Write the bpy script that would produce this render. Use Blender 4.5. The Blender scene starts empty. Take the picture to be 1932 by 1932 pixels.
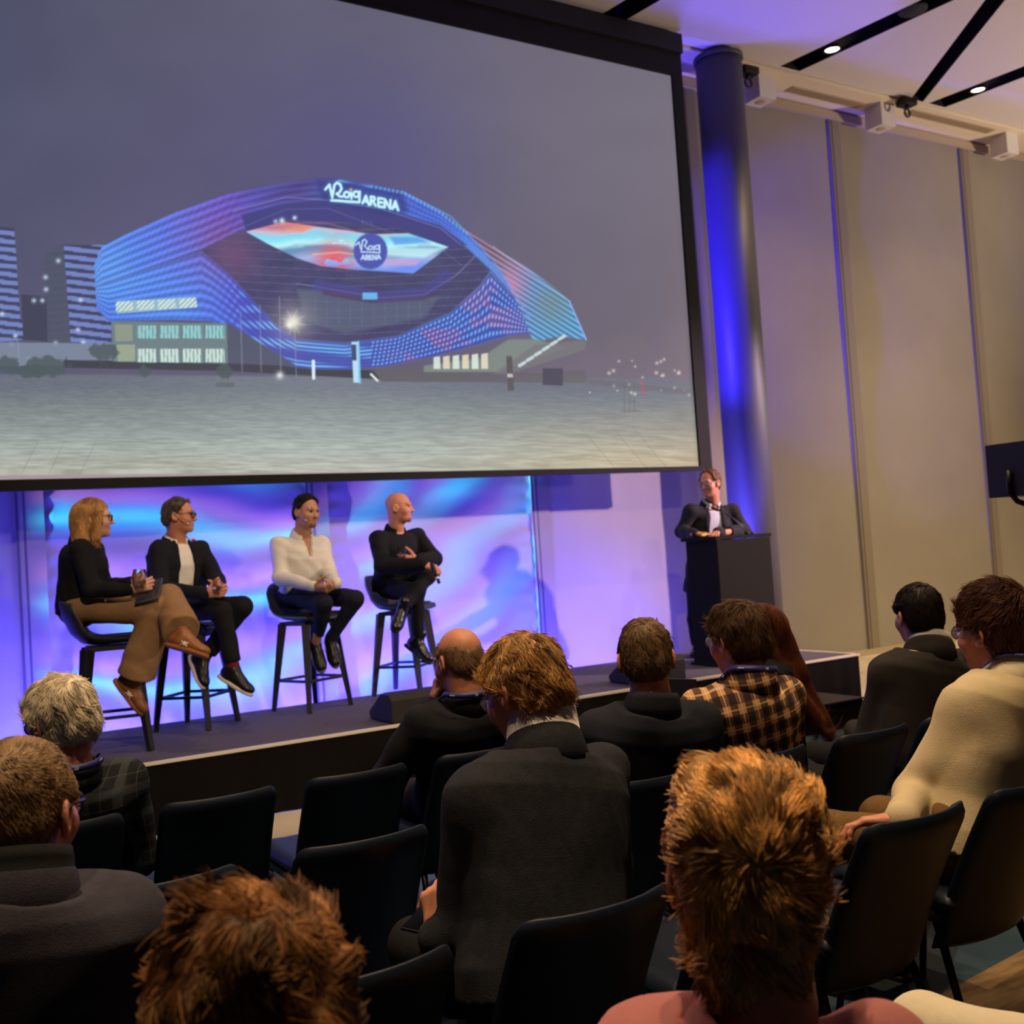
import bpy, math, random
import numpy as np
from math import sin, cos, pi, radians
from mathutils import Matrix, Vector

random.seed(4)
RNG = np.random.default_rng(11)
scn = bpy.context.scene
col = scn.collection

# ------------------------------------------------------------------ camera
CYAW, CPITCH, CROLL, FPX, CH = 0.54534, 0.03793, -0.06599, 2010.0, 1.5
def cam_axes(yaw, pitch, roll):
    fw = np.array([sin(yaw)*cos(pitch), cos(yaw)*cos(pitch), sin(pitch)])
    r0 = np.array([cos(yaw), -sin(yaw), 0.0]); u0 = np.cross(r0, fw)
    return r0*cos(roll)+u0*sin(roll), -r0*sin(roll)+u0*cos(roll), fw
CR, CU, CF = cam_axes(CYAW, CPITCH, CROLL)
CPOS = np.array([0, 0, CH])
cam = bpy.data.cameras.new('camera'); camo = bpy.data.objects.new('camera', cam); col.objects.link(camo)
cam.sensor_width = 36; cam.lens = 36*FPX/1932; cam.clip_start = .05; cam.clip_end = 100
m = Matrix.Identity(4)
for i in range(3):
    m[i][0] = CR[i]; m[i][1] = CU[i]; m[i][2] = -CF[i]; m[i][3] = CPOS[i]
camo.matrix_world = m
cam.dof.use_dof = True; cam.dof.focus_distance = 2.9; cam.dof.aperture_fstop = 5.2
scn.camera = camo
scn.view_settings.view_transform = 'Standard'; scn.view_settings.look = 'None'
scn.view_settings.exposure = 0.0; scn.view_settings.gamma = 1.0; scn.view_settings.use_curve_mapping = False
scn.cycles.use_denoising = True
scn.cycles.max_bounces = 9; scn.cycles.diffuse_bounces = 3; scn.cycles.glossy_bounces = 3; scn.cycles.transmission_bounces = 9
scn.cycles.sample_clamp_indirect = 4

def ray(x, y): return CF + CR*(x-966)/FPX - CU*(y-966)/FPX
def aty(x, y, Y): return CPOS + ray(x, y)*(Y/ray(x, y)[1])
def atz(x, y, z): d = ray(x, y); return CPOS + d*((z-CH)/d[2])
def atd(x, y, D): return CPOS + ray(x, y)*D
def proj(P):
    v = np.asarray(P, float)-CPOS; w = v@CF
    return 966+FPX*(v@CR)/w, 966-FPX*(v@CU)/w

# ------------------------------------------------------------------ world and lights
wd = bpy.data.worlds.new('world'); scn.world = wd; wd.use_nodes = True
wd.node_tree.nodes['Background'].inputs[0].default_value = (1.0, .78, .55, 1)
wd.node_tree.nodes['Background'].inputs[1].default_value = 0.006

def look_rot(src, dst):
    return (Vector(dst)-Vector(src)).to_track_quat('-Z', 'Y').to_euler()
def spot(name, src, dst, power, color, angle, blend=.6, radius=.08):
    l = bpy.data.lights.new(name, 'SPOT'); l.energy = power; l.color = color
    l.spot_size = radians(angle); l.spot_blend = blend; l.shadow_soft_size = radius
    o = bpy.data.objects.new(name, l); o.location = src; o.rotation_euler = look_rot(src, dst); col.objects.link(o)
    return o
def area(name, src, dst, power, color, sx, sy):
    l = bpy.data.lights.new(name, 'AREA'); l.energy = power; l.color = color
    l.shape = 'RECTANGLE'; l.size = sx; l.size_y = sy
    o = bpy.data.objects.new(name, l); o.location = src; o.rotation_euler = look_rot(src, dst); col.objects.link(o)
    return o

WARM = (1.0, .70, .40)
CEIL = 6.66
# front light from the right side of the room: throws the soft lavender on the back wall and the speaker's shadow
spot('front_light', (14.2, .9, 5.1), (5.9, 8.6, 1.2), 8200, (1.0, .68, .86), 25, .8, .12)
spot('front_light', (11.5, -1.5, 5.4), (2.4, 7.6, 1.3), 1500, (1.0, .80, .62), 24, .6, .12)
# blue floor uplights standing in the gap behind the stage
for x in (.0, 1.5, 3.0, 4.5, 6.0):
    area('uplight', (x, 8.16, .10), (x, 8.9, 1.7), 125, (.05, .035, 1.0), 1.2, .15)
spot('uplight', (7.45, 8.3, .2), (7.75, 8.0, 6.6), 900, (.12, .08, 1.0), 32, .25, .08)
spot('added_column_light', (4.4, 8.36, 4.1), (7.97, 8.26, 4.2), 4400, (.04, .02, 1.0), 48, .45, .08)  # added blue spot, unseen behind the screen, to light the column
# added pattern spot: cyan, blue and pink swags imitating coloured light on cloth folds
def gobo(src, dst, power, angle):
    """unseen added spot, grazes the cloth from the gap behind the stage; the pattern is laid out on the wall plane it hits"""
    o = spot('added_pattern_spot', src, dst, power, (1, 1, 1), angle, .1, .03); l = o.data; l.use_nodes = True
    nt = l.node_tree; n = nt.nodes; L = nt.links; em = n['Emission']
    R = np.array(o.rotation_euler.to_matrix())
    def M(op, a, b=None):
        x = n.new('ShaderNodeMath'); x.operation = op
        for i, v in enumerate((a, b)):
            if v is None: continue
            if isinstance(v, bpy.types.NodeSocket): L.new(v, x.inputs[i])
            else: x.inputs[i].default_value = v
        return x.outputs[0]
    tc = n.new('ShaderNodeTexCoord'); fl = n.new('ShaderNodeVectorMath'); fl.operation = 'MULTIPLY'; fl.inputs[1].default_value = GSIGN; L.new(tc.outputs['Normal'], fl.inputs[0])
    def D(v):
        x = n.new('ShaderNodeVectorMath'); x.operation = 'DOT_PRODUCT'; L.new(fl.outputs[0], x.inputs[0]); x.inputs[1].default_value = tuple(v); return x.outputs['Value']
    dx, dy, dz = D(R[0]), M('MAXIMUM', D(R[1]), .004), D(R[2])
    dY = 8.77-src[1]; u = M('ADD', M('MULTIPLY', M('DIVIDE', dx, dy), dY), src[0]); v = M('ADD', M('MULTIPLY', M('DIVIDE', dz, dy), dY), src[2])
    cb = n.new('ShaderNodeCombineXYZ'); L.new(M('MULTIPLY', u, .8), cb.inputs[0]); L.new(v, cb.inputs[1])
    nz = n.new('ShaderNodeTexNoise'); nz.inputs['Scale'].default_value = .8; nz.inputs['Detail'].default_value = 1.5; L.new(cb.outputs[0], nz.inputs['Vector'])
    uu = M('SUBTRACT', u, 2.25)                       # swags of light hang about the middle of the left panel
    sag = M('SUBTRACT', v, M('MULTIPLY', M('MULTIPLY', uu, uu), .16))
    w = M('ADD', M('MULTIPLY', sag, 1.75), M('MULTIPLY', nz.outputs[0], 1.7)); w = M('ADD', w, .42)
    f = M('FRACT', w)
    cr = n.new('ShaderNodeValToRGB'); e = cr.color_ramp.elements
    pts = [(0, (0, .0, .03)), (.14, (.0, .10, .35)), (.34, (.03, .62, 1)), (.46, (.0, .16, .5)), (.6, (.25, .12, .3)), (.76, (.12, .05, .3)), (.9, (0, .0, .04)), (1, (0, .0, .03))]
    while len(e) < len(pts): e.new(.5)
    for el, (p, c) in zip(e, pts): el.position = p; el.color = c+(1,)
    L.new(f, cr.inputs[0]); L.new(cr.outputs[0], em.inputs[0])
    r = M('DIVIDE', dY, dy); r3 = M('MULTIPLY', M('POWER', r, 2.75), .03)
    edge = M('MULTIPLY', M('GREATER_THAN', u, 1.14), M('LESS_THAN', u, 5.52)); edge = M('MULTIPLY', edge, M('GREATER_THAN', M('ABSOLUTE', M('SUBTRACT', u, 3.35)), .11))
    fade = M('SUBTRACT', 1.0, M('MULTIPLY', M('MAXIMUM', M('SUBTRACT', u, 3.3), 0.0), .16))
    L.new(M('MULTIPLY', M('MULTIPLY', edge, fade), r3), em.inputs[1])
    return o
GSIGN = (1, 1, 1)
gobo((-1.6, 8.12, 1.25), (2.6, 8.77, 1.25), 11000, 70)
# added spot, out of view on the right, to brighten the ceiling
spot('added_ceiling_wash', (15.8, 3.0, 2.6), (10.8, 6.6, CEIL), 1500, (1.0, .78, .66), 95, .9, .2)
spot('front_light', (7.5, -2.0, 6.4), (11.4, 8.7, .6), 2200, (1.0, .80, .55), 34, 1.0, .15)  # added warm spot to brighten the lower right of the back wall
spot('front_light', (.3, -1.5, 6.3), (2.6, 7.7, 1.1), 1500, (1.0, .76, .52), 26, .6, .12)  # added warm fill from the audience side for the left of the stage
spot('front_light', (4.5, -1.5, 6.3), (6.6, 7.3, 1.3), 700, (1.0, .76, .52), 20, .6, .12)
# downlights in the ceiling slots
for (x, y, e) in ((1.5, 4.9, 330), (4.6, 4.9, 330), (7.6, 4.9, 300), (10.6, 4.9, 620), (9.03, 7.0, 240), (11.54, 7.0, 240), (13.6, 5.8, 380)):
    spot('downlight', (x, y, CEIL-.03), (x, y, 0), e, WARM, 112, 1.0, .06)
for (x, y, e) in ((-.6, 2.6, 420), (1.0, 1.7, 640), (2.3, 2.2, 640), (4.4, 3.5, 300)):
    spot('downlight', (x, y, CEIL-.03), (x, y+.25, 0), e, WARM, 58, .9, .06)

# ------------------------------------------------------------------ materials
def srgb(r, g, b):
    f = lambda c: (c/12.92 if c <= .04045 else ((c+.055)/1.055)**2.4)
    return (f(r/255), f(g/255), f(b/255))
class NT:
    def __init__(s, nt): s.nt = nt; s.n = nt.nodes; s.l = nt.links
    def new(s, t, **kw):
        x = s.n.new(t)
        for k, v in kw.items(): setattr(x, k, v)
        return x
    def put(s, sock, v):
        if isinstance(v, bpy.types.NodeSocket): s.l.new(v, sock)
        elif v is not None: sock.default_value = v
    def math(s, op, a, b=None, c=None):
        x = s.new('ShaderNodeMath', operation=op)
        for i, v in enumerate((a, b, c)): s.put(x.inputs[i], v)
        return x.outputs[0]
    def mix(s, f, a, b, bt='MIX'):
        x = s.new('ShaderNodeMix', data_type='RGBA', blend_type=bt)
        s.put(x.inputs[0], f); s.put(x.inputs[6], a if isinstance(a, bpy.types.NodeSocket) else tuple(a)+(1,)); s.put(x.inputs[7], b if isinstance(b, bpy.types.NodeSocket) else tuple(b)+(1,))
        return x.outputs[2]
    def noise(s, scale, detail=3, vec=None, dist=0.0):
        x = s.new('ShaderNodeTexNoise'); x.inputs['Scale'].default_value = scale; x.inputs['Detail'].default_value = detail
        x.inputs['Distortion'].default_value = dist
        if vec is not None: s.l.new(vec, x.inputs['Vector'])
        return x.outputs[0]
    def ramp(s, f, pts):
        x = s.new('ShaderNodeValToRGB'); e = x.color_ramp.elements
        while len(e) < len(pts): e.new(.5)
        for el, (p, c) in zip(e, pts): el.position = p; el.color = tuple(c)+(1,)
        s.put(x.inputs[0], f); return x.outputs[0]
MATS = {}
def mat(name, color, rough=.7, metal=0.0, bump=0.0, bscale=200.0, var=0.0, vscale=6.0, spec=.4, emit=None, estr=0.0, trans=0.0, alpha=1.0, sheen=0.0, stretch=None):
    if name in MATS: return MATS[name]
    mt = bpy.data.materials.new(name); mt.use_nodes = True; t = NT(mt.node_tree); b = t.n['Principled BSDF']
    tc = t.new('ShaderNodeTexCoord').outputs['Object']
    if stretch:
        mp = t.new('ShaderNodeMapping'); mp.inputs['Scale'].default_value = stretch; t.l.new(tc, mp.inputs[0]); tc = mp.outputs[0]
    if var:
        nz = t.noise(vscale, 4, tc)
        c2 = tuple(c*(1-var) for c in color); c3 = tuple(min(1, c*(1+var)) for c in color)
        t.put(b.inputs['Base Color'], t.ramp(nz, [(.3, c2), (.7, c3)]))
    else: b.inputs['Base Color'].default_value = tuple(color)+(1,)
    b.inputs['Roughness'].default_value = rough; b.inputs['Metallic'].default_value = metal
    b.inputs['Specular IOR Level'].default_value = spec
    if sheen: b.inputs['Sheen Weight'].default_value = sheen
    if trans: b.inputs['Transmission Weight'].default_value = trans
    if emit: b.inputs['Emission Color'].default_value = tuple(emit)+(1,); b.inputs['Emission Strength'].default_value = estr
    if bump:
        bp = t.new('ShaderNodeBump'); bp.inputs['Strength'].default_value = bump; bp.inputs['Distance'].default_value = .01
        t.l.new(t.noise(bscale, 3, tc), bp.inputs['Height']); t.l.new(bp.outputs[0], b.inputs['Normal'])
    MATS[name] = mt; return mt

# ------------------------------------------------------------------ mesh tools
def tag(o, label=None, cat=None, group=None, kind=None):
    if label: o['label'] = label
    if cat: o['category'] = cat
    if group: o['group'] = group
    if kind: o['kind'] = kind
    return o
def empty(name, loc, label, cat, group=None, rz=0.0):
    o = bpy.data.objects.new(name, None); o.empty_display_size = .1; o.location = loc; o.rotation_euler = (0, 0, rz)
    col.objects.link(o); return tag(o, label, cat, group)
def mesh_np(name, V, Q, smooth=True):
    V = np.ascontiguousarray(V, dtype=np.float32); Q = np.ascontiguousarray(Q, dtype=np.int32)
    me = bpy.data.meshes.new(name); k = Q.shape[1]; n = len(Q)
    me.vertices.add(len(V)); me.vertices.foreach_set('co', V.ravel())
    me.loops.add(n*k); me.loops.foreach_set('vertex_index', Q.ravel())
    me.polygons.add(n); me.polygons.foreach_set('loop_start', np.arange(0, n*k, k, dtype=np.int32))
    me.polygons.foreach_set('loop_total', np.full(n, k, dtype=np.int32))
    me.update(calc_edges=True); me.validate()
    me.polygons.foreach_set('use_smooth', np.full(len(me.polygons), smooth, dtype=bool))
    return me
def link(name, me, mats, parent=None, loc=None):
    o = bpy.data.objects.new(name, me); col.objects.link(o)
    for mm in (mats if isinstance(mats, (list, tuple)) else [mats]): me.materials.append(mm)
    if parent is not None: o.parent = parent
    if loc is not None: o.location = loc
    return o
class MB:
    """collects boxes, tubes, lathes and slabs into one mesh"""
    def __init__(s): s.v = []; s.f = []; s.m = []; s.sm = []
    def add(s, V, F, mi=0, smooth=False):
        b = len(s.v); s.v += [tuple(map(float, p)) for p in V]
        s.f += [tuple(b+i for i in f) for f in F]; s.m += [mi]*len(F); s.sm += [smooth]*len(F)
    def box(s, c, size, R=None, mi=0):
        h = np.array(size)/2.; P = np.array([(x, y, z) for x in (-1, 1) for y in (-1, 1) for z in (-1, 1)])*h
        if R is not None: P = P@np.array(R).T
        s.add(P+np.array(c), [(0, 1, 3, 2), (4, 6, 7, 5), (0, 4, 5, 1), (2, 3, 7, 6), (0, 2, 6, 4), (1, 5, 7, 3)], mi)
    def bx(s, x0, x1, y0, y1, z0, z1, mi=0): s.box(((x0+x1)/2, (y0+y1)/2, (z0+z1)/2), (x1-x0, y1-y0, z1-z0), None, mi)
    def tube(s, pts, r, n=10, mi=0, closed=False):
        P = [np.array(p, float) for p in pts]; k = len(P); rr = r if isinstance(r, (list, tuple)) else [r]*k
        V = []; up = np.array([0.13, .31, .94])
        for i, p in enumerate(P):
            if closed: t = P[(i+1) % k]-P[i-1]
            else: t = P[min(i+1, k-1)]-P[max(i-1, 0)]
            t = t/(np.linalg.norm(t)+1e-9); a = np.cross(t, up)
            if np.linalg.norm(a) < .1: a = np.cross(t, (1, 0, 0))
            a /= np.linalg.norm(a); b = np.cross(t, a)
            up = np.cross(a, t) if False else up
            for j in range(n): V.append(p+rr[i]*(a*cos(2*pi*j/n)+b*sin(2*pi*j/n)))
        F = []
        for i in range(k if closed else k-1):
            for j in range(n): F.append((i*n+j, i*n+(j+1) % n, ((i+1) % k)*n+(j+1) % n, ((i+1) % k)*n+j))
        if not closed: F += [tuple(range(n))[::-1], tuple((k-1)*n+j for j in range(n))]
        s.add(V, F, mi, True)
    def beam(s, a, b, wa, wb, mi=0, up=(0, 0, 1)):
        """square tapered bar"""
        a = np.array(a, float); b = np.array(b, float); t = b-a; t /= np.linalg.norm(t)
        x = np.cross(t, up)
        if np.linalg.norm(x) < .05: x = np.cross(t, (0, 1, 0))
        x /= np.linalg.norm(x); y = np.cross(t, x)
        V = [p+w/2*(sx*x+sy*y) for p, w in ((a, wa), (b, wb)) for sx, sy in ((-1, -1), (1, -1), (1, 1), (-1, 1))]
        s.add(V, [(0, 3, 2, 1), (4, 5, 6, 7), (0, 1, 5, 4), (1, 2, 6, 5), (2, 3, 7, 6), (3, 0, 4, 7)], mi)
    def lathe(s, prof, c=(0, 0, 0), n=28, mi=0):
        V = []; F = []; k = len(prof)
        for r, z in prof:
            for j in range(n): V.append((c[0]+r*cos(2*pi*j/n), c[1]+r*sin(2*pi*j/n), c[2]+z))
        for i in range(k-1):
            for j in range(n): F.append((i*n+j, i*n+(j+1) % n, (i+1)*n+(j+1) % n, (i+1)*n+j))
        s.add(V, F, mi, True)
    def prism(s, poly, z0, z1, mi=0):
        n = len(poly); V = [(x, y, z0) for x, y in poly]+[(x, y, z1) for x, y in poly]
        F = [tuple(range(n))[::-1], tuple(range(n, 2*n))]+[(i, (i+1) % n, n+(i+1) % n, n+i) for i in range(n)]
        s.add(V, F, mi)
    def xf(s, M):
        M = np.array(M); V = np.array(s.v); s.v = [tuple(p) for p in V@M[:3, :3].T+M[:3, 3]]; return s
    def build(s, name, mats, parent=None, loc=None, bevel=0.0):
        me = bpy.data.meshes.new(name); me.from_pydata(s.v, [], s.f); me.update()
        me.polygons.foreach_set('material_index', np.array(s.m, dtype=np.int32)); me.polygons.foreach_set('use_smooth', np.array(s.sm, dtype=bool))
        import bmesh
        bm = bmesh.new(); bm.from_mesh(me); bmesh.ops.recalc_face_normals(bm, faces=bm.faces[:]); bm.to_mesh(me); bm.free()
        o = link(name, me, mats, parent, loc)
        if bevel:
            b = o.modifiers.new('bevel', 'BEVEL'); b.width = bevel; b.segments = 3; b.limit_method = 'ANGLE'
        return o
def rotz(a): return np.array([[cos(a), -sin(a), 0], [sin(a), cos(a), 0], [0, 0, 1]])
def unit(v): v = np.asarray(v, float); return v/(np.linalg.norm(v)+1e-12)

# ------------------------------------------------------------------ signed distance solids -> mesh
def snets(F, lo, h):
    S = F < 0
    nx, ny, nz = F.shape
    c = np.zeros((nx-1, ny-1, nz-1), np.uint8)
    for a in (0, 1):
        for b in (0, 1):
            for d in (0, 1): c += S[a:nx-1+a, b:ny-1+b, d:nz-1+d]
    I, J, K = np.nonzero((c > 0) & (c < 8))
    idx = np.full(c.shape, -1, np.int32); idx[I, J, K] = np.arange(len(I))
    acc = np.zeros((len(I), 3), np.float32); cnt = np.zeros(len(I), np.float32)
    cor = [(a, b, d) for a in (0, 1) for b in (0, 1) for d in (0, 1)]
    for p in cor:
        for ax in range(3):
            if p[ax]: continue
            q = list(p); q[ax] = 1
            f0 = F[I+p[0], J+p[1], K+p[2]]; f1 = F[I+q[0], J+q[1], K+q[2]]
            x = (f0 < 0) != (f1 < 0)
            t = np.where(x, f0/np.where(x, f0-f1, 1), 0)
            for k in range(3): acc[:, k] += np.where(x, p[k]+(t if k == ax else 0), 0)
            cnt += x
    V = (acc/cnt[:, None]+np.stack([I, J, K], 1))*h+np.array(lo)
    Q = []
    for ax in range(3):
        u, w = [(1, 2), (2, 0), (0, 1)][ax]
        sl0 = [slice(None)]*3; sl1 = [slice(None)]*3
        sl0[ax] = slice(0, -1); sl1[ax] = slice(1, None)
        for sl in (sl0, sl1): sl[u] = slice(1, -1); sl[w] = slice(1, -1)
        A = S[tuple(sl0)]; B = S[tuple(sl1)]
        P = np.array(np.nonzero(A != B)).T
        if not len(P): continue
        s0 = A[tuple(P.T)]
        P = P.copy(); P[:, u] += 1; P[:, w] += 1
        def cell(du, dw):
            C = P.copy(); C[:, u] -= du; C[:, w] -= dw; return idx[C[:, 0], C[:, 1], C[:, 2]]
        q = np.stack([cell(1, 1), cell(0, 1), cell(0, 0), cell(1, 0)], 1)
        q[~s0] = q[~s0][:, ::-1]; Q.append(q)
    Q = np.concatenate(Q); Q = Q[(Q >= 0).all(1)]
    return V.astype(np.float32), Q
class SDF:
    def __init__(s): s.ops = []; s.post = []
    def _add(s, kind, fn, lo, hi, k): s.ops.append((kind, fn, np.array(lo, float), np.array(hi, float), k)); return s
    def cap(s, a, b, ra, rb, k=.02, flat=None, kind='u'):
        a = np.array(a, float); b = np.array(b, float); ab = b-a; L2 = max(ab@ab, 1e-9); R = max(ra, rb)
        def fn(X, Y, Z):
            x = X-a[0]; y = Y-a[1]; z = Z-a[2]
            t = np.clip((x*ab[0]+y*ab[1]+z*ab[2])/L2, 0, 1)
            x = x-t*ab[0]; y = y-t*ab[1]; z = z-t*ab[2]
            if flat is None: d = np.sqrt(x*x+y*y+z*z)
            else:
                n, f = flat; q = x*n[0]+y*n[1]+z*n[2]
                d = np.sqrt(np.maximum(x*x+y*y+z*z-q*q, 0)+(q/f)**2)
            return d-(ra+(rb-ra)*t)
        return s._add(kind, fn, np.minimum(a, b)-R, np.maximum(a, b)+R, k)
    def ell(s, c, r, R=None, k=.02, kind='u'):
        c = np.array(c, float); r = np.array(r, float); M = np.eye(3) if R is None else np.array(R).T
        def fn(X, Y, Z):
            x = X-c[0]; y = Y-c[1]; z = Z-c[2]
            p = [(M[i, 0]*x+M[i, 1]*y+M[i, 2]*z) for i in range(3)]
            k0 = np.sqrt(sum((p[i]/r[i])**2 for i in range(3))); k1 = np.sqrt(sum((p[i]/r[i]**2)**2 for i in range(3)))+1e-6
            return k0*(k0-1)/k1
        e = r.max() if R is not None else r
        return s._add(kind, fn, c-e, c+e, k)
    def loft(s, A, B, lat, table, k=.03, p=2.3, kind='u'):
        """elliptic sections along A->B: table rows (t, half width, half depth, depth shift)"""
        A = np.array(A, float); B = np.array(B, float); w = B-A; L = np.linalg.norm(w); w /= L
        u = np.array(lat, float); u = unit(u-(u@w)*w); v = np.cross(w, u)
        T = np.array(table, float); R = T[:, 1:3].max()
        def fn(X, Y, Z):
            x = X-A[0]; y = Y-A[1]; z = Z-A[2]
            t = (x*w[0]+y*w[1]+z*w[2])/L
            a = np.interp(t, T[:, 0], T[:, 1]); b = np.interp(t, T[:, 0], T[:, 2]); sh = np.interp(t, T[:, 0], T[:, 3])
            pu = x*u[0]+y*u[1]+z*u[2]; pv = x*v[0]+y*v[1]+z*v[2]-sh
            q = (np.abs(pu/a)**p+np.abs(pv/b)**p)**(1/p)
            d = (q-1)*np.minimum(a, b)
            cap = np.maximum(T[0, 0]-t, t-T[-1, 0])*L
            return np.maximum(d, cap)
        lo = np.minimum(A+w*L*T[0, 0], A+w*L*T[-1, 0])-R; hi = np.maximum(A+w*L*T[0, 0], A+w*L*T[-1, 0])+R
        return s._add(kind, fn, lo, hi, k)
    def fn(s, f, kind='s', k=.01): s.post.append((kind, f, k)); return s
    def mesh(s, h, lim=None):
        us = [o for o in s.ops if o[0] == 'u']
        lo = np.min([o[2] for o in us], 0)-3*h; hi = np.max([o[3] for o in us], 0)+3*h
        n = np.ceil((hi-lo)/h).astype(int)+1
        ax = [(lo[i]+h*np.arange(n[i])).astype(np.float32) for i in range(3)]
        F = np.full(n, .08, np.float32)
        for kind, fn, l, q, k in s.ops:
            mg = k+.035
            i0 = np.clip(np.floor((l-mg-lo)/h).astype(int), 0, n-1); i1 = np.clip(np.ceil((q+mg-lo)/h).astype(int)+1, 1, n)
            if (i1 <= i0).any(): continue
            sl = tuple(slice(i0[i], i1[i]) for i in range(3))
            X = ax[0][sl[0]][:, None, None]; Y = ax[1][sl[1]][None, :, None]; Z = ax[2][sl[2]][None, None, :]
            d = fn(X, Y, Z).astype(np.float32); f = F[sl]
            if kind == 's': d = -d
            if kind == 'i': d = d
            g = np.maximum(k-np.abs(f-d), 0)/k
            F[sl] = (np.minimum(f, d)-g*g*k*.25) if kind == 'u' else (np.maximum(f, d)+g*g*k*.25)
        X = ax[0][:, None, None]; Y = ax[1][None, :, None]; Z = ax[2][None, None, :]
        for kind, f, k in s.post:
            if kind == 'd':
                near = np.abs(F) < .04
                I = np.nonzero(near); F[I] += f(ax[0][I[0]], ax[1][I[1]], ax[2][I[2]])
            else:
                d = f(X, Y, Z); d = d if kind == 'i' else -d
                g = np.maximum(k-np.abs(F-d), 0)/k; F = np.maximum(F, d)+g*g*k*.25
        F[0] = F[-1] = .05; F[:, 0] = F[:, -1] = .05; F[:, :, 0] = F[:, :, -1] = .05
        return snets(F.astype(np.float32), lo, h)
def wrinkle(amp, sc, seed, axis=None):
    r = np.random.default_rng(seed); K = r.normal(size=(7, 3))*sc; ph = r.uniform(0, 6.28, 7)
    if axis is not None: K = K-0.75*(K@np.array(axis))[:, None]*np.array(axis)[None]
    def f(x, y, z):
        o = 0
        for k, p in zip(K, ph): o = o+np.sin(x*k[0]+y*k[1]+z*k[2]+p+1.3*np.sin(x*k[1]*.5+z*k[0]*.5+p))
        return (amp/3.0*o).astype(np.float32)
    return f

# ================================================================== THE ROOM
XL, XR, YB, YF = -5.0, 17.5, -7.0, 8.77
SZ = .42                                     # stage height
def struct(o): o['kind'] = 'structure'; return o

# floor: pale stone strip by the stage, teal and blue carpet with broad bands towards the seats
def floor_mat():
    mt = bpy.data.materials.new('hall_floor'); mt.use_nodes = True; t = NT(mt.node_tree); b = t.n['Principled BSDF']
    tc = t.new('ShaderNodeTexCoord').outputs['Object']; sp = t.new('ShaderNodeSeparateXYZ'); t.l.new(tc, sp.inputs[0])
    x, y = sp.outputs[0], sp.outputs[1]
    n1 = t.noise(1.2, 2, tc); wob = t.math('MULTIPLY', t.math('SUBTRACT', n1, .5), .25)
    # diagonal bands of the carpet
    s = t.math('ADD', t.math('MULTIPLY', x, .47), t.math('ADD', t.math('MULTIPLY', y, -.88), wob))
    fr = t.math('FRACT', t.math('MULTIPLY', s, .62))
    tan_, teal, blue, dark = srgb(150, 122, 84), srgb(38, 66, 84), srgb(58, 84, 128), srgb(24, 34, 44)
    cr = t.new('ShaderNodeValToRGB'); cr.color_ramp.interpolation = 'CONSTANT'; e = cr.color_ramp.elements
    for p in (0.0, .18, .40, .52, .78): pass
    while len(e) < 5: e.new(.5)
    for el, (p, c) in zip(e, ((0, blue), (.2, teal), (.45, dark), (.58, teal), (.8, blue))): el.position = p; el.color = c+(1,)
    t.l.new(fr, cr.inputs[0]); c0 = cr.outputs[0]
    fine = t.noise(55, 3, tc)
    c1 = t.mix(t.math('MULTIPLY', fine, .5), c0, (0.02, .03, .035), 'MIX')
    # tan wood-look aisle on the right
    aisle = t.math('MULTIPLY', t.math('GREATER_THAN', x, 2.0), t.math('LESS_THAN', t.math('SUBTRACT', y, t.math('MULTIPLY', x, .1)), 2.02))
    mp = t.new('ShaderNodeMapping'); mp.inputs['Scale'].default_value = (1.5, 9, 1); mp.inputs['Rotation'].default_value = (0, 0, .5); t.l.new(tc, mp.inputs[0])
    wood = t.ramp(t.noise(2.2, 4, mp.outputs[0]), [(.35, srgb(92, 70, 44)), (.65, srgb(142, 114, 78))])
    c2 = t.mix(aisle, c1, wood)
    # pale stone
    st = t.ramp(t.noise(3, 5, tc), [(.3, srgb(205, 190, 160)), (.7, srgb(228, 214, 186))])
    br = t.new('ShaderNodeTexBrick'); br.inputs['Color1'].default_value = (1, 1, 1, 1); br.inputs['Color2'].default_value = (.93, .93, .93, 1)
    br.inputs['Mortar'].default_value = (.45, .42, .38, 1); br.inputs['Scale'].default_value = 1.0; br.inputs['Mortar Size'].default_value = .006
    br.inputs['Brick Width'].default_value = 1.3; br.inputs['Row Height'].default_value = .65; br.offset = 0.5
    t.l.new(tc, br.inputs[0])
    st = t.mix(1.0, st, br.outputs[0], 'MULTIPLY')
    stone = t.math('GREATER_THAN', y, 5.86)
    c3 = t.mix(stone, c2, st)
    t.l.new(c3, b.inputs['Base Color'])
    t.put(b.inputs['Roughness'], t.math('SUBTRACT', .95, t.math('MULTIPLY', stone, .6)))
    bp = t.new('ShaderNodeBump'); bp.inputs['Strength'].default_value = .25; bp.inputs['Distance'].default_value = .004
    t.l.new(fine, bp.inputs['Height']); t.l.new(bp.outputs[0], b.inputs['Normal'])
    return mt
b = MB(); b.bx(XL, XR, YB, YF+.2, -.1, 0); struct(b.build('floor', floor_mat()))

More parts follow.
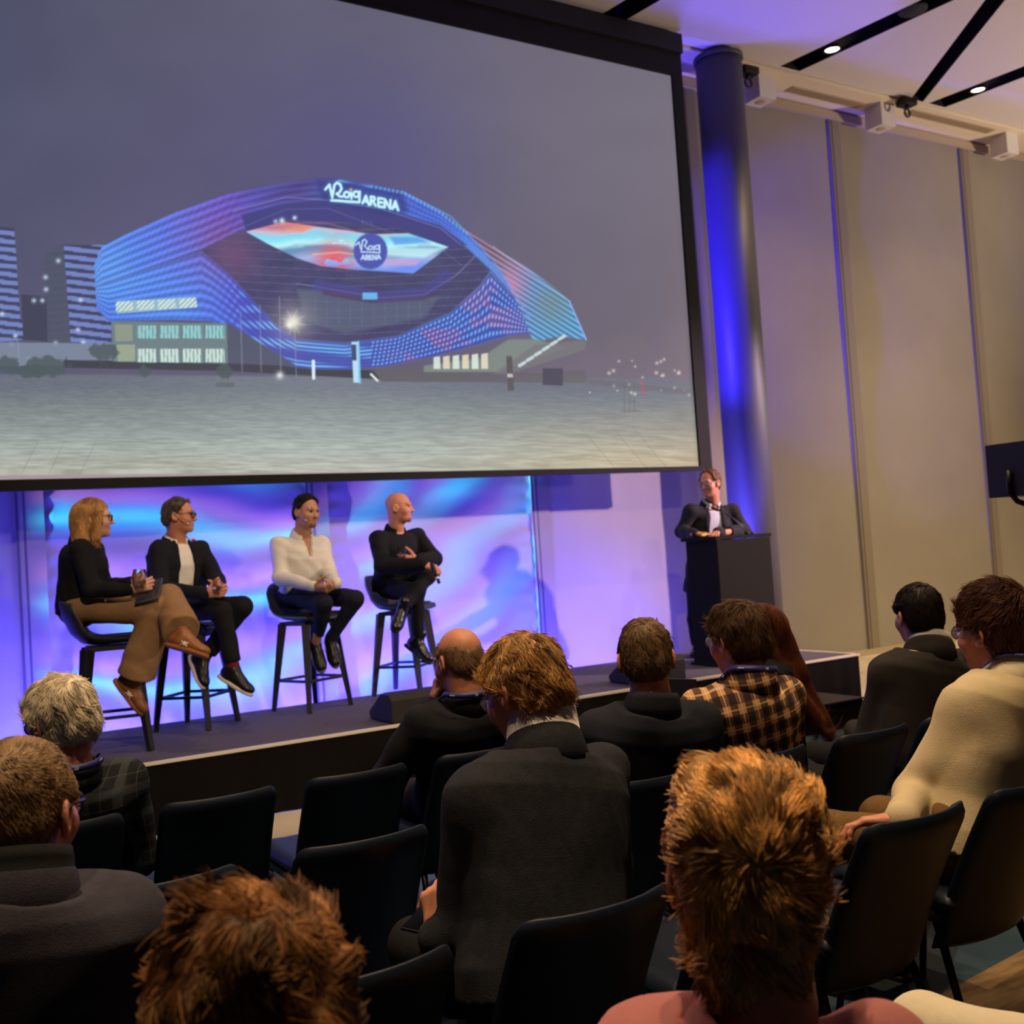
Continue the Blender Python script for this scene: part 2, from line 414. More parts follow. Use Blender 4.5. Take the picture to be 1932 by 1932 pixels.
# fabric covered movable wall: panels between slim vertical profiles
fabric = mat('wall_fabric', srgb(150, 143, 128), .9, bump=.25, bscale=260, var=.05, vscale=1.2)
rail = mat('wall_rail', srgb(134, 124, 104), .7)
gapm = mat('wall_gap', srgb(74, 70, 74), .6)
b = MB(); b.bx(XL, XR, YF+.06, YF+.2, 0, CEIL+.3); wall = struct(b.build('wall_back', rail))
seams = [-3.8, -1.35, 1.06, 3.35, 5.65, 7.94, 10.26, 12.76, 15.2]
def panel(x0, x1, i):
    z0, z1 = .07, CEIL-.16
    nx, nz = 90, 170
    U, Wv = np.meshgrid(np.linspace(0, 1, nx), np.linspace(0, 1, nz), indexing='ij')
    X = x0+(x1-x0)*U; Z = z0+(z1-z0)*Wv
    rg = np.random.default_rng(40+i)
    H = np.zeros_like(X)
    for _ in range(5):                      # slack cloth billows
        kx, kz, ph = rg.normal()*1.6, rg.normal()*1.3, rg.uniform(0, 6.3)
        H += .0035*np.sin(kx*X*1.7+kz*Z*1.7+ph)
    deep = 1.0 if i in (2, 3) else .25
    sag = Z+(.42 if i == 2 else -.30)*(U-.5)**2*4*(.5)   # swags hanging between the two edges
    H += deep*.011*np.sin(sag*9.0+1.1*np.sin(U*5+i))*np.sin(pi*U)**.4*np.exp(-((Z-1.7)/.9)**2)
    edge = np.exp(-U*26)+np.exp(-(1-U)*26)               # puckers along the stitched edges
    H += deep*.012*edge*np.sin(Z*2*pi/.155+i)
    H *= np.clip(np.minimum(U, 1-U)*60, 0, 1)
    V = np.stack([X, YF+.02-np.abs(H)*0-H, Z], -1).reshape(-1, 3)
    ii = np.arange(nx*nz).reshape(nx, nz)
    Q = np.stack([ii[:-1, :-1], ii[1:, :-1], ii[1:, 1:], ii[:-1, 1:]], -1).reshape(-1, 4)
    link('fabric_panel', mesh_np('fabric_panel', V, Q), fabric, wall)
for i in range(len(seams)-1): panel(seams[i]+.1, seams[i+1]-.1, i)
for i, x in enumerate(seams):
    b = MB(); b.bx(x-.1, x+.1, YF-.005, YF+.06, 0.02, CEIL-.1, 0)
    for dx in (-.098, -.048): b.bx(x+dx, x+dx+.016, YF-.0065, YF-.004, .05, CEIL-.16, 1)
    b.bx(x-.078, x-.05, YF-.0065, YF-.004, .05, CEIL-.16, 0)
    struct(b.build('trim_%d' % (i+1), [rail, gapm]))
b = MB(); b.bx(XL, XR, YF-.02, YF+.06, 0, .07); b.bx(XL, XR, YF-.03, YF+.06, CEIL-.16, CEIL-.06); struct(b.build('baseboard_back', mat('base_rail', srgb(176, 160, 132), .6)))
side = mat('side_wall', srgb(120, 108, 90), .9)
b = MB(); b.bx(XL-.2, XL, YB, YF+.2, 0, CEIL+.3); struct(b.build('wall_left', side))
b = MB(); b.bx(XR, XR+.2, YB, YF+.2, 0, CEIL+.3); struct(b.build('wall_right', side))
b = MB(); b.bx(XL, XR, YB-.2, YB, 0, CEIL+.3); struct(b.build('wall_rear', side))

# ceiling: white boards with recessed black slots, and a dropped strip along the wall
def ceiling():
    import bmesh
    white = mat('ceiling_white', srgb(226, 218, 208), .85); black = mat('slot_black', srgb(14, 13, 13), .7)
    slots = [[(8.81, 8.2), (9.11, 8.2), (9.98, 2.4), (9.7, 2.4)], [(11.0, 8.2), (11.22, 8.2), (9.83, 6.12), (9.63, 6.2)],
             [(11.33, 8.2), (11.64, 8.2), (12.5, 2.4), (12.2, 2.4)], [(6.27, 8.2), (6.56, 8.2), (7.5, 2.4), (7.2, 2.4)],
             [(3.7, 8.2), (4.0, 8.2), (4.9, 2.4), (4.6, 2.4)], [(13.8, 8.2), (14.1, 8.2), (15.0, 2.4), (14.7, 2.4)]]
    bm = bmesh.new()
    def loop(pts):
        vs = [bm.verts.new((x, y, CEIL)) for x, y in pts]
        return [bm.edges.new((vs[i], vs[(i+1) % len(vs)])) for i in range(len(vs))]
    es = loop([(XL, YB), (XR, YB), (XR, 8.235), (XL, 8.235)])
    for s in slots: es += loop(s)
    bmesh.ops.triangle_fill(bm, edges=es, use_beauty=True)
    bmesh.ops.recalc_face_normals(bm, faces=bm.faces[:])
    for f in bm.faces:
        if f.normal.z > 0: f.normal_flip()
    me = bpy.data.meshes.new('ceiling'); bm.to_mesh(me); bm.free()
    o = struct(link('ceiling', me, white))
    for s in slots:
        b = MB(); n = len(s)
        V = [(x, y, CEIL) for x, y in s]+[(x, y, CEIL+.22) for x, y in s]
        b.add(V, [(i, (i+1) % n, n+(i+1) % n, n+i) for i in range(n)]+[(4, 5, 6, 7)])
        b.build('ceiling_slot', black, o)
    b = MB(); b.bx(XL, XR, 8.235, 8.25, CEIL+.02, CEIL+.2); b.bx(XL, XR, YB, YF+.2, CEIL+.24, CEIL+.3); b.build('slot_backing', black, o)
    b = MB(); b.bx(XL, XR, 8.25, YF+.06, CEIL-.035, CEIL+.2); struct(b.build('trim_10', mat('soffit_cream', srgb(236, 222, 192), .8)))
ceiling()

# round steel column beside the screen
e = empty('round_column', (7.97, 8.28, 0), 'tall round grey metal column lit blue, beside the big screen', 'column')
colm = mat('column_paint', srgb(84, 84, 88), .5, metal=.25, spec=.4)
b = MB(); b.lathe([(.0, 0), (.245, 0), (.245, CEIL-.05), (.0, CEIL-.05)], n=64); b.build('shaft', colm, e)
b = MB(); b.lathe([(.2, CEIL-.075), (.262, CEIL-.075), (.262, CEIL-.036), (.2, CEIL-.036)], n=64); b.build('collar', gapm, e)

# things fixed to the ceiling
creamv = mat('vent_cream', srgb(190, 172, 140), .6); whitebox = mat('white_box', srgb(222, 216, 210), .6)
blk = mat('black_metal', srgb(16, 16, 18), .45)
for i, (x0, x1, y0, y1) in enumerate(((9.29, 10.47, 8.47, 8.58), (11.25, 12.85, 8.36, 8.47), (7.62, 8.05, 8.52, 8.66))):
    e = empty('air_vent', ((x0+x1)/2, (y0+y1)/2, CEIL-.037), ['slotted air vent in the ceiling strip, between the two nearest white cubes', 'slotted air vent in the ceiling strip, right of the second white cube', 'short slotted vent in the blue-lit ceiling strip beside the column top'][i], 'vent', 'ceiling vents')
    cx, cy = (x0+x1)/2, (y0+y1)/2
    f = MB(); f.bx(x0-cx-.02, x1-cx+.02, y0-cy-.02, y1-cy+.02, -.006, 0); f.build('frame', creamv, e)
    for k in range(4):
        f = MB(); yy = y0-cy+(y1-y0)*(k+.5)/4; f.bx(x0-cx, x1-cx, yy-.008, yy+.008, -.010, -.005); f.build('slot', mat('vent_slot', srgb(150, 132, 104), .7), e)
for i, (px, py) in enumerate(((1457, 168), (1683, 224), (1930, 275))):
    p = atz(px, py-20, CEIL-.12)
    e = empty('cube_downlight', (p[0], 8.47, CEIL-.035), ['white cube lamp under the ceiling strip, nearest the column', 'middle one of the white cube lamps under the ceiling strip', 'white cube lamp cut by the right edge of the picture'][i], 'lamp', 'white cube lamps')
    f = MB(); f.box((0, 0, -.135), (.25, .25, .27)); f.build('housing', whitebox, e, bevel=.004)
    f = MB(); f.lathe([(.0, -.274), (.05, -.274), (.062, -.2712), (.055, -.268), (0, -.268)], n=32); f.build('lens_ring', creamv, e)
for i, (px, py) in enumerate(((1410, 133), (1710, 192))):
    p = atz(px, py, CEIL-.06)
    e = empty('rigging_point', (p[0], p[1], CEIL-.036), ['black rigging plate with hook under the ceiling beside the column top', 'black rigging plate with hook at the foot of the diagonal ceiling slot'][i], 'hook', 'black rigging points')
    f = MB(); f.box((0, 0, -.04), (.2, .16, .075)); f.build('plate', blk, e, bevel=.005)
    f = MB(); f.tube([(0, 0, -.07), (0, 0, -.12)], .022); f.tube([(.045*cos(a), 0, -.16+.05*sin(a)) for a in np.linspace(0, 2*pi, 17)[:-1]], .012, closed=True); f.build('hook', blk, e)
for i, (px, py) in enumerate(((1570, 92), (1845, 168))):
    p = atz(px, py, CEIL+.01)
    e = empty('downlight', (p[0], p[1], CEIL), ['round glowing downlight in the black slot above the column side', 'round glowing downlight in the black slot nearest the right edge'][i], 'lamp', 'glowing downlights')
    f = MB(); f.lathe([(.085, .03), (.1, .0), (.085, -.012), (.075, -.004), (.075, .03)], n=32); f.build('trim_ring', blk, e)
    f = MB(); f.lathe([(0, .004), (.074, .004), (.074, .02), (0, .02)], n=32); f.build('lamp_disc', mat('lamp_glow', (1, .9, .7), .5, emit=(1, .86, .62), estr=9), e)
p = atz(1722, 22, CEIL)
e = empty('ceiling_loudspeaker', (p[0], p[1], CEIL+.0), 'round dark loudspeaker grille in the black ceiling slot at the top', 'loudspeaker')
f = MB(); f.lathe([(0, .0), (.13, .0), (.145, .012), (.145, .03), (0, .03)], n=32); f.build('grille', mat('dark_grille', srgb(44, 42, 44), .8, bump=.4, bscale=300), e)

# ------------------------------------------------------------------ stage
deckm = mat('stage_carpet', srgb(84, 78, 84), .95, bump=.5, bscale=240, var=.14, vscale=40)
skirtm = mat('stage_skirt', srgb(17, 15, 13), .9, bump=.2, bscale=120, spec=.1)
SX0, SX1, SY0, SY1 = -3.0, 7.33, 6.455, 8.09
e = empty('stage', (2.2, 7.27, 0), 'low stage with dark carpet, black skirt and a light edge strip', 'stage')
f = MB(); f.bx(SX0-2.2, SX1-2.2, SY0-7.27, SY1-7.27, SZ-.06, SZ); f.build('deck', deckm, e)
f = MB()
def skirt(ax, ay, bx_, by_, n):
    V = []; nrm = unit((by_-ay, -(bx_-ax), 0))
    for i in range(n+1):
        s = i/n
        for z in (0.004, .1, .2, .3, SZ-.015):
            w = .012*sin(i*.9+sin(i*.35)*2)*(1-z/SZ*.7)+.012
            V.append((ax+(bx_-ax)*s+nrm[0]*w, ay+(by_-ay)*s+nrm[1]*w, z))
    f.add(V, [(i*5+j, (i+1)*5+j, (i+1)*5+j+1, i*5+j+1) for i in range(n) for j in range(4)], 0, True)
skirt(SX0-2.2, SY0-7.27, SX1-2.2, SY0-7.27, 220); skirt(SX1-2.2, SY0-7.27, SX1-2.2, SY1-7.27, 40); f.build('skirt', skirtm, e)
f = MB(); f.bx(SX0-2.2, SX1-2.2+.014, SY0-7.27-.016, SY0-7.27+.018, SZ-.012, SZ+.005); f.bx(SX1-2.2-.02, SX1-2.2+.015, SY0-7.27, SY1-7.27, SZ-.012, SZ+.005)
f.build('edge_strip', mat('edge_strip', srgb(226, 214, 190), .4), e)
e = empty('stage_step', (6.1, 6.05, 0), 'black carpeted step box in front of the right end of the stage', 'step')
f = MB(); f.box((0, 0, .1), (.84, .66, .2)); f.build('step_body', skirtm, e, bevel=.006)
f = MB(); f.box((0, 0, .205), (.85, .67, .012)); f.build('tread', mat('tread', srgb(48, 42, 38), .8, bump=.3), e)
def wedge(loc, rz, label):
    e = empty('stage_monitor', loc, label, 'loudspeaker', 'wedge loudspeakers on the stage', rz)
    f = MB(); prof = [(-.19, .0), (.17, .0), (.19, .05), (-.02, .185), (-.15, .185), (-.19, .15)]
    V = [(-.24, y, z) for y, z in prof]+[(.24, y, z) for y, z in prof]; n = 6
    f.add(V, [tuple(range(n)), tuple(range(2*n-1, n-1, -1))]+[(i, (i+1) % n, n+(i+1) % n, n+i) for i in range(n)])
    f.build('cabinet', mat('cabinet_black', srgb(34, 31, 30), .7, bump=.3, bscale=400), e, bevel=.008)
    a = np.arctan2(.135, -.21); f = MB(); f.box((0, .09, .122), (.42, .22, .012), np.array([[1, 0, 0], [0, cos(a), -sin(a)], [0, sin(a), cos(a)]])); f.build('grille', mat('dark_grille', srgb(44, 42, 44), .8), e)
wedge((3.15, 6.68, SZ+.006), 0.0, 'black wedge loudspeaker on the stage edge near the bald man\'s stool')
wedge((5.22, 6.72, SZ+.006), 0.0, 'black wedge loudspeaker on the stage, half hidden by a grey-haired head')

# ------------------------------------------------------------------ projection screen
SY = 8.06
def vnoise(x, y, seed):
    r = np.random.default_rng(seed).random((64, 64)); xi = np.floor(x).astype(int); yi = np.floor(y).astype(int); fx = x-xi; fy = y-yi
    fx = fx*fx*(3-2*fx); fy = fy*fy*(3-2*fy); g = lambda a, b: r[a % 64, b % 64]
    return (g(xi, yi)*(1-fx)+g(xi+1, yi)*fx)*(1-fy)+(g(xi, yi+1)*(1-fx)+g(xi+1, yi+1)*fx)*fy
def fbm(x, y, seed): return .55*vnoise(x, y, seed)+.3*vnoise(x*2.1, y*2.1, seed+1)+.15*vnoise(x*4.3, y*4.3, seed+2)
def sstep(a, b, x): t = np.clip((x-a)/(b-a), 0, 1); return t*t*(3-2*t)
def paint(px, py):
    """the projected night picture: a lit arena on a paved square"""
    C = np.zeros(px.shape+(3,))
    A = lambda *c: np.array(c, float)
    def over(mask, c):
        nonlocal C
        C = C*(1-mask[..., None])+(c if isinstance(c, np.ndarray) and c.ndim > 1 else A(*c))*mask[..., None]
    def poly(pts, soft=1.6):
        """signed distance mask of a polygon"""
        P = np.array(pts, float); out = np.zeros(px.shape); x0, y0 = P.min(0)-6; x1, y1 = P.max(0)+6
        sel = (px > x0) & (px < x1) & (py > y0) & (py < y1)
        x = px[sel]; y = py[sel]; d = np.full(x.shape, 1e9); ins = np.zeros(x.shape, bool); n = len(P)
        for i in range(n):
            a, b2 = P[i], P[(i+1) % n]; e2 = b2-a; t = np.clip(((x-a[0])*e2[0]+(y-a[1])*e2[1])/(e2@e2+1e-9), 0, 1)
            d = np.minimum(d, np.hypot(x-a[0]-t*e2[0], y-a[1]-t*e2[1]))
            c = (a[1] > y) != (b2[1] > y); xc = a[0]+(y-a[1])/(b2[1]-a[1]+1e-12)*e2[0]; ins ^= c & (x < xc)
        out[sel] = sstep(soft/2, -soft/2, np.where(ins, -d, d)); return out
    def stroke(pts, w, soft=1.4, closed=False):
        P = np.array(pts, float); out = np.zeros(px.shape); x0, y0 = P.min(0)-w-3; x1, y1 = P.max(0)+w+3
        sel = (px > x0) & (px < x1) & (py > y0) & (py < y1); x = px[sel]; y = py[sel]; d = np.full(x.shape, 1e9)
        Q = list(P)+([P[0]] if closed else [])
        for a, b2 in zip(Q[:-1], Q[1:]):
            e2 = b2-a; t = np.clip(((x-a[0])*e2[0]+(y-a[1])*e2[1])/(e2@e2+1e-9), 0, 1)
            d = np.minimum(d, np.hypot(x-a[0]-t*e2[0], y-a[1]-t*e2[1]))
        out[sel] = sstep(w/2+soft/2, w/2-soft/2, d); return out
    def glow(cx, cy, r, s=1.0): return s*np.exp(-(((px-cx)**2+(py-cy)**2)/(r*r)))
    # sky
    u = np.clip(px/1320, 0, 1)[..., None]; v = np.clip(py/720, 0, 1)[..., None]
    C = (A(74, 77, 104)*(1-u)+A(116, 110, 126)*u)*(1-v)+(A(84, 84, 116)*(1-u)+A(108, 100, 116)*u)*v
    C += A(6, 5, 2)
    C += (8*(fbm(px/170, py/110, 3)-.5))[..., None]
    over(glow(690, 330, 190, .45), (84, 80, 150)); over(glow(520, 420, 330, .3), (80, 78, 128))
    # far blocks of flats on the left
    for pts, cw in (([(-70, 420), (27, 430), (38, 600), (62, 640), (-70, 650)], 1), ([(118, 462), (210, 462), (210, 650), (128, 650)], 1), ([(84, 480), (120, 458), (134, 650), (88, 645)], 0)):
        mk = poly(pts); sl = (np.mod(py-px*.12, 15.5) < 8.5).astype(float) if cw else (np.mod(py+px*.1, 13) < 5)*.3
        over(mk, (70, 72, 104) if cw else (82, 86, 108)); over(mk*sl*(.9 if cw else .4), (122, 140, 206) if cw else (104, 112, 130))
    over(poly([(40, 555), (88, 560), (90, 645), (44, 640)]), (68, 70, 92))
    for x, y in ((86, 523), (87, 546), (80, 567), (64, 567), (4, 592), (152, 566), (147, 622), (110, 492), (29, 634), (22, 650), (105, 648), (157, 646), (53, 676)): over(glow(x, y, 4.2, .9), (205, 225, 240))
    # ground
    gy = 706+.006*px
    g = sstep(-3, 3, py-gy); dpt = np.clip((py-gy)/180, 0, 1)
    gc = np.stack([np.interp(dpt, [0, .12, .4, .75, 1], q) for q in ([112, 112, 134, 164, 176], [118, 120, 144, 174, 180], [132, 132, 146, 168, 168])], -1)
    gc = gc+(sstep(700, 1330, px)*sstep(.1, 1, dpt))[..., None]*A(26, 4, -18)
    pw = 5+dpt*17; tile = (fbm((px-400)/(pw*2.0), 120*np.sqrt(dpt+.02), 7)-.5); gc += (tile*52*(.25+dpt))[..., None]
    gc += (12*glow(640, 790, 330)-6)[..., None]
    over(g, gc)
    for x0, s in ((40, -1.9), (92, -2.0), (150, -1.9), (1170, 1.15), (1230, 1.2), (1268, 1.1)):
        over(stroke([(x0, 895), (x0-60/s if s < 0 else x0-75, 895-62 if s < 0 else 805)], 1.5)*.45, (120, 126, 120))
    over(poly([(-90, 645), (215, 648), (215, 690), (-90, 690)])*.9, (128, 140, 160)); over(poly([(120, 679), (430, 684), (720, 700), (720, 716), (430, 700), (120, 694)]), (66, 68, 80))
    over(poly([(700, 692), (1010, 704), (1105, 698), (1105, 722), (720, 720)]), (100, 98, 108))
    # arena: strips of light run along the left flank and part round the dark hollow of the front
    ip = lambda xs, ys: np.interp(px, xs, ys)
    top = ip([178, 192, 240, 330, 430, 530, 590, 640, 700, 760, 830, 880, 930, 1005], [500, 466, 441, 401, 366, 345, 338, 340, 348, 362, 400, 440, 490, 590])
    bot = ip([178, 182, 205, 330, 400, 450, 500, 540, 590, 650, 720, 800, 880, 950, 1005], [505, 583, 606, 603, 606, 638, 672, 690, 696, 697, 692, 676, 656, 636, 627])
    eyt = ip([178, 380, 450, 530, 620, 720, 830, 880, 925, 1005], [540, 470, 436, 410, 399, 412, 444, 466, 508, 600])
    inn = ip([178, 380, 430, 480, 520, 560, 650, 750, 850, 905, 925, 1005], [541, 474, 515, 570, 612, 640, 648, 634, 590, 540, 512, 604])
    eyt = np.maximum(eyt, top+2); inn = np.minimum(np.maximum(inn, eyt+.5), bot-2)
    inx = ((px > 177) & (px < 1008)).astype(float)
    body = sstep(-1.2, 1.2, py-top)*sstep(-1.2, 1.2, bot-py)*inx
    vv = np.where(py < eyt, .42*(py-top)/(eyt-top), np.where(py > inn, .42+.58*(py-inn)/(bot-inn), .42))
    hollow = sstep(-3, 5, py-eyt)*sstep(-3, 5, inn-py)*inx
    left = sstep(500, 380, px); low = sstep(0, 6, py-inn)*sstep(400, 520, px)
    line = .5+.5*np.sin(2*pi*vv*13.0); cellw = ip([180, 450, 700, 1000], [4.5, 7, 11, 9.5])
    cell = .5+.5*np.sin(2*pi*(px+(py-640)*.25)/cellw)
    n = fbm(px/120, py/55, 21); n2 = fbm(px/60, py/40, 31)
    base = A(84, 100, 214)*(1-n)[..., None]+A(98, 150, 248)*n[..., None]
    def tint(m, c):
        nonlocal base
        base = base*(1-m[..., None])+A(*c)*m[..., None]
    tint(glow(430, 395, 110, .75), (124, 88, 200)); tint(glow(405, 470, 62, .85), (146, 78, 140)); tint(glow(560, 350, 85, .8), (92, 78, 140)); tint(glow(340, 490, 70, .6), (118, 96, 208))
    tint(glow(300, 560, 130, .6), (92, 158, 252)); tint(glow(190, 500, 60, .6), (110, 175, 250)); tint(glow(470, 570, 55, .75), (96, 90, 222)); tint(glow(520, 660, 60, .5), (104, 100, 220))
    tint(glow(915, 600, 75, .7)*(n2 > .48), (200, 160, 205)); tint(glow(800, 650, 55, .75)*(n2 > .45), (205, 120, 185)); tint(glow(880, 470, 60, .6), (90, 130, 250))
    bright = .80+.26*line*(.6+.4*left)+.06*cell
    over(body*(1-hollow), np.clip(base*bright[..., None], 0, 255))
    lowb = body*low; dash = np.clip(line*1.5-.35, 0, 1)*np.clip(cell*1.6-.45, 0, 1)
    over(lowb*(1-dash)*.62, (74, 74, 158))
    pk = np.clip(glow(915, 600, 85, 1)+glow(800, 655, 50, .9), 0, 1)*(n2 > .46)
    over(lowb*dash*.9, A(120, 200, 252)*(1-pk[..., None]*.8)+A(225, 165, 205)*pk[..., None]*.8)
    right = sstep(840, 900, px)*sstep(0, 6, vv*100-8)*body*(1-low)*(1-hollow)
    over(right*np.clip(line*1.4-.3, 0, 1)*.6, (120, 190, 252))
    over(hollow, np.clip(A(76, 75, 112)+(16*(fbm(px/30, py/16, 41)-.5))[..., None], 0, 255))
    over(hollow*(np.mod(py+.05*(px-650)*np.sign(px-650), 15) < 1.8)*.35, (125, 128, 158)); over(hollow*glow(440, 480, 50, .8), (118, 84, 120))
    over(poly([(560, 545), (830, 560), (800, 600), (650, 630), (575, 605)], 10)*.7*hollow, (98, 108, 130)); over(hollow*(np.mod(px, 22) < 1.6)*poly([(570, 560), (820, 565), (790, 610), (600, 615)], 10)*.3, (128, 136, 156))
    over(poly([(600, 535), (700, 552), (830, 552), (800, 566), (700, 572), (610, 556)], 6)*.8, (88, 66, 92))
    # band above the eye
    over(poly([(455, 405), (530, 385), (620, 376), (720, 392), (830, 425), (880, 462), (850, 470), (760, 432), (640, 418), (540, 415), (465, 437)], 5), (74, 72, 132))
    over(poly([(595, 338), (640, 340), (760, 364), (770, 398), (740, 408), (610, 380)], 14)*.75, (64, 66, 130))
    for off, a in ((0, .5), (38, .25)): over(stroke([(440, 398+off), (540, 372+off*.6), (620, 378+off*.4), (720, 394+off), (830, 430+off), (870, 462+off)], 1.6)*a, (165, 170, 210))
    over(stroke([(560, 535), (640, 548), (720, 562), (800, 556), (860, 520), (900, 480)], 2.0)*.6, (140, 145, 200))
    over(stroke([(600, 538), (720, 560), (800, 552), (842, 520)], 20, 8)*.55, (80, 80, 160))
    # video wall shaped like an eye
    eye = poly([(464, 437), (535, 418), (600, 428), (650, 434), (700, 442), (770, 440), (846, 466), (780, 516), (720, 512), (660, 508), (606, 502), (560, 487), (505, 460)], 3)
    wv = py+5*np.sin(px/30)+7*(fbm(px/46, py/20, 51)-.5)*2
    ec = np.stack([np.interp(wv, [424, 434, 446, 462, 470, 478, 492, 510], q) for q in ([200, 215, 130, 196, 110, 120, 170, 120], [130, 190, 225, 250, 150, 150, 190, 150], [150, 215, 250, 252, 190, 190, 235, 245])], -1)
    over(eye, ec)
    over(eye*glow(630, 492, 34, .95)*(fbm(px/24, py/9, 63) > .36), (240, 96, 112)); over(eye*glow(575, 428, 36, .7)*(wv < 436), (240, 140, 110)); over(eye*stroke([(590, 480), (640, 476), (668, 480)], 3, 3)*.8, (245, 190, 150))
    over(eye*poly([(735, 447), (790, 447), (812, 458), (745, 462)], 8)*.75, (84, 150, 235)); over(eye*poly([(722, 466), (840, 468), (800, 486), (722, 482)], 8)*.8, (200, 250, 252)); over(eye*poly([(725, 490), (795, 490), (785, 501), (725, 500)], 6)*.85, (205, 165, 220))
    over(stroke([(560, 420), (620, 422), (668, 436)], 2.5, 3)*.5, (190, 130, 190))
    over(poly([(669+32*cos(a)+30, 474+34*sin(a)) for a in np.linspace(0, 2*pi, 28)], 4), (84, 92, 178))
    # right wing behind
    wing = poly([(870, 428), (930, 465), (990, 502), (1050, 545), (1074, 568), (1106, 642), (1060, 634), (1030, 640), (1008, 652), (985, 590), (950, 520)], 3)
    wv = (py-px*.62); st = .5+.5*np.sin(wv*.62); wc = np.stack([np.interp(px+.4*(py-500), [880, 930, 980, 1030, 1080], q) for q in ([150, 150, 165, 120, 110], [120, 130, 150, 165, 175], [150, 150, 190, 225, 225])], -1)
    over(wing, wc*(.66+.42*st)[..., None]); over(wing*glow(955, 540, 30, .8), (205, 140, 185)); over(wing*glow(1040, 575, 35, .5), (130, 135, 120))
    over(stroke([(1074, 568), (1106, 641)], 3)*.9, (140, 185, 250)); over(stroke([(930, 465), (1074, 568)], 2)*.5, (190, 205, 230)); over(stroke([(760, 362), (850, 408), (930, 490), (1000, 600)], 3, 3)*.7, (110, 160, 250))
    over(stroke([(640, 341), (760, 363), (830, 400), (880, 440)], 5, 4)*cell*.8, (110, 190, 250))
    # lower halls
    over(poly([(210, 606), (428, 610), (430, 686), (214, 682)]), (112, 130, 136)); over(poly([(220, 568), (370, 560), (372, 580), (220, 592)]), (150, 185, 205))
    for k in range(4):
        x = 218+k*40; over(poly([(x, 570-k*2), (x+32, 568-k*2), (x+34, 585-k*2), (x, 588-k*2)])*(np.mod(px+py, 9) < 5)*.9, (225, 240, 225))
    for r_, c_ in ((614, (150, 205, 210)), (658, (205, 228, 220))):
        for k in range(4):
            x = 259+k*43; w = poly([(x, r_), (x+35, r_), (x+36, r_+(25 if r_ < 640 else 26)), (x, r_+(24 if r_ < 640 else 25))]); over(w, c_); over(w*(np.mod(px, 7) < 2.5)*.55, (90, 120, 125))
    over(poly([(220, 650), (255, 650), (255, 682), (222, 682)])*.8, (165, 175, 150)); over(poly([(216, 612), (250, 612), (250, 644), (218, 644)])*.8, (150, 160, 140))
    over(poly([(428, 608), (560, 690), (430, 686)], 3), (86, 90, 112)); over(poly([(800, 690), (905, 676), (960, 640), (1010, 640), (1070, 656), (940, 702), (800, 702)], 4), (128, 138, 134))
    for k in range(6): over(poly([(818+k*18, 674-k*1.2), (830+k*18, 672-k*1.2), (831+k*18, 696), (818+k*18, 696)])*.9, (232, 222, 196) if k % 2 else (222, 238, 226))
    over(poly([(1010, 650), (1106, 642), (1104, 660), (960, 706), (930, 706)], 4)*.8, (120, 120, 124))
    for k in range(6): over(stroke([(980+k*15, 690-k*10), (990+k*15, 684-k*10)], 6)*.9, (205, 228, 232))
    over(poly([(745, 706), (1108, 708), (1108, 722), (745, 720)])*.8, (104, 100, 108)); over(poly([(1024, 695), (1062, 695), (1062, 728), (1024, 726)]), (74, 74, 90))
    # lamp posts, pylons, plants
    for x0, y0, y1 in ((454, 590, 702), (490, 575, 702), (527, 560, 704), (556, 615, 712), (33, 640, 690)): over(stroke([(x0, y0), (x0+3, y1)], 1.8)*.6, (150, 158, 190))
    over(glow(553, 607, 15, 1.0), (250, 250, 235)); over(glow(553, 607, 40, .35), (225, 215, 190)); over(glow(546, 613, 6, 1), (250, 250, 240))
    for a in range(8): over(stroke([(553, 607), (553+24*cos(a*pi/4+.3), 607+24*sin(a*pi/4+.3))], 1.2)*.5, (235, 230, 220))
    over(poly([(663, 645), (676, 645), (677, 722), (667, 722)]), (190, 225, 245)); over(poly([(663, 650), (672, 650), (673, 680), (664, 680)]), (70, 80, 120)); over(stroke([(676, 645), (679, 722)], 4)*.9, (130, 210, 252))
    over(poly([(588, 679), (594, 679), (595, 716), (589, 716)]), (225, 240, 250)); over(stroke([(700, 706), (712, 718)], 4), (232, 240, 240)); over(glow(528, 708, 7, .9), (235, 240, 240))
    over(poly([(955, 672), (966, 672), (970, 737), (958, 737)]), (92, 90, 92)); over(poly([(957, 705), (967, 705), (968, 712), (957, 712)]), (190, 190, 190))
    for cx, cy, rx, ry in ((90, 690, 42, 22), (60, 700, 30, 14), (15, 690, 22, 18), (196, 664, 27, 17), (272, 700, 13, 13), (424, 700, 16, 14), (1185, 655, 42, 32)):
        q = ((px-cx)/rx)**2+((py-cy)/ry)**2+1.5*(fbm(px/9, py/9, 71)-.5)
        over(sstep(1.1, .6, q)*(.85 if cx < 1000 else .18), (78, 92, 96) if cx < 1000 else (112, 112, 108))
    for x0, y0, y1 in ((190, 680, 712), (200, 680, 712), (418, 700, 722), (430, 700, 722), (1178, 720, 776), (1188, 715, 778), (1197, 720, 776)): over(stroke([(x0, y0), (x0, y1)], 2)*.45, (90, 92, 92))
    over(poly([(408, 722), (442, 722), (442, 730), (406, 730)])*.6, (90, 96, 100)); over(stroke([(1172, 776), (1208, 776)], 3)*.4, (110, 106, 100))
    rl = np.random.default_rng(5)
    for _ in range(26): over(glow(rl.uniform(1110, 1312), rl.uniform(678, 745), rl.uniform(1.5, 3.4), .8), (230, 225, 205))
    over(stroke([(1212, 722), (1214, 742)], 4)*.9, (205, 80, 90)); over(poly([(1110, 715), (1305, 735), (1305, 745), (1110, 726)], 8)*.5, (100, 96, 104))
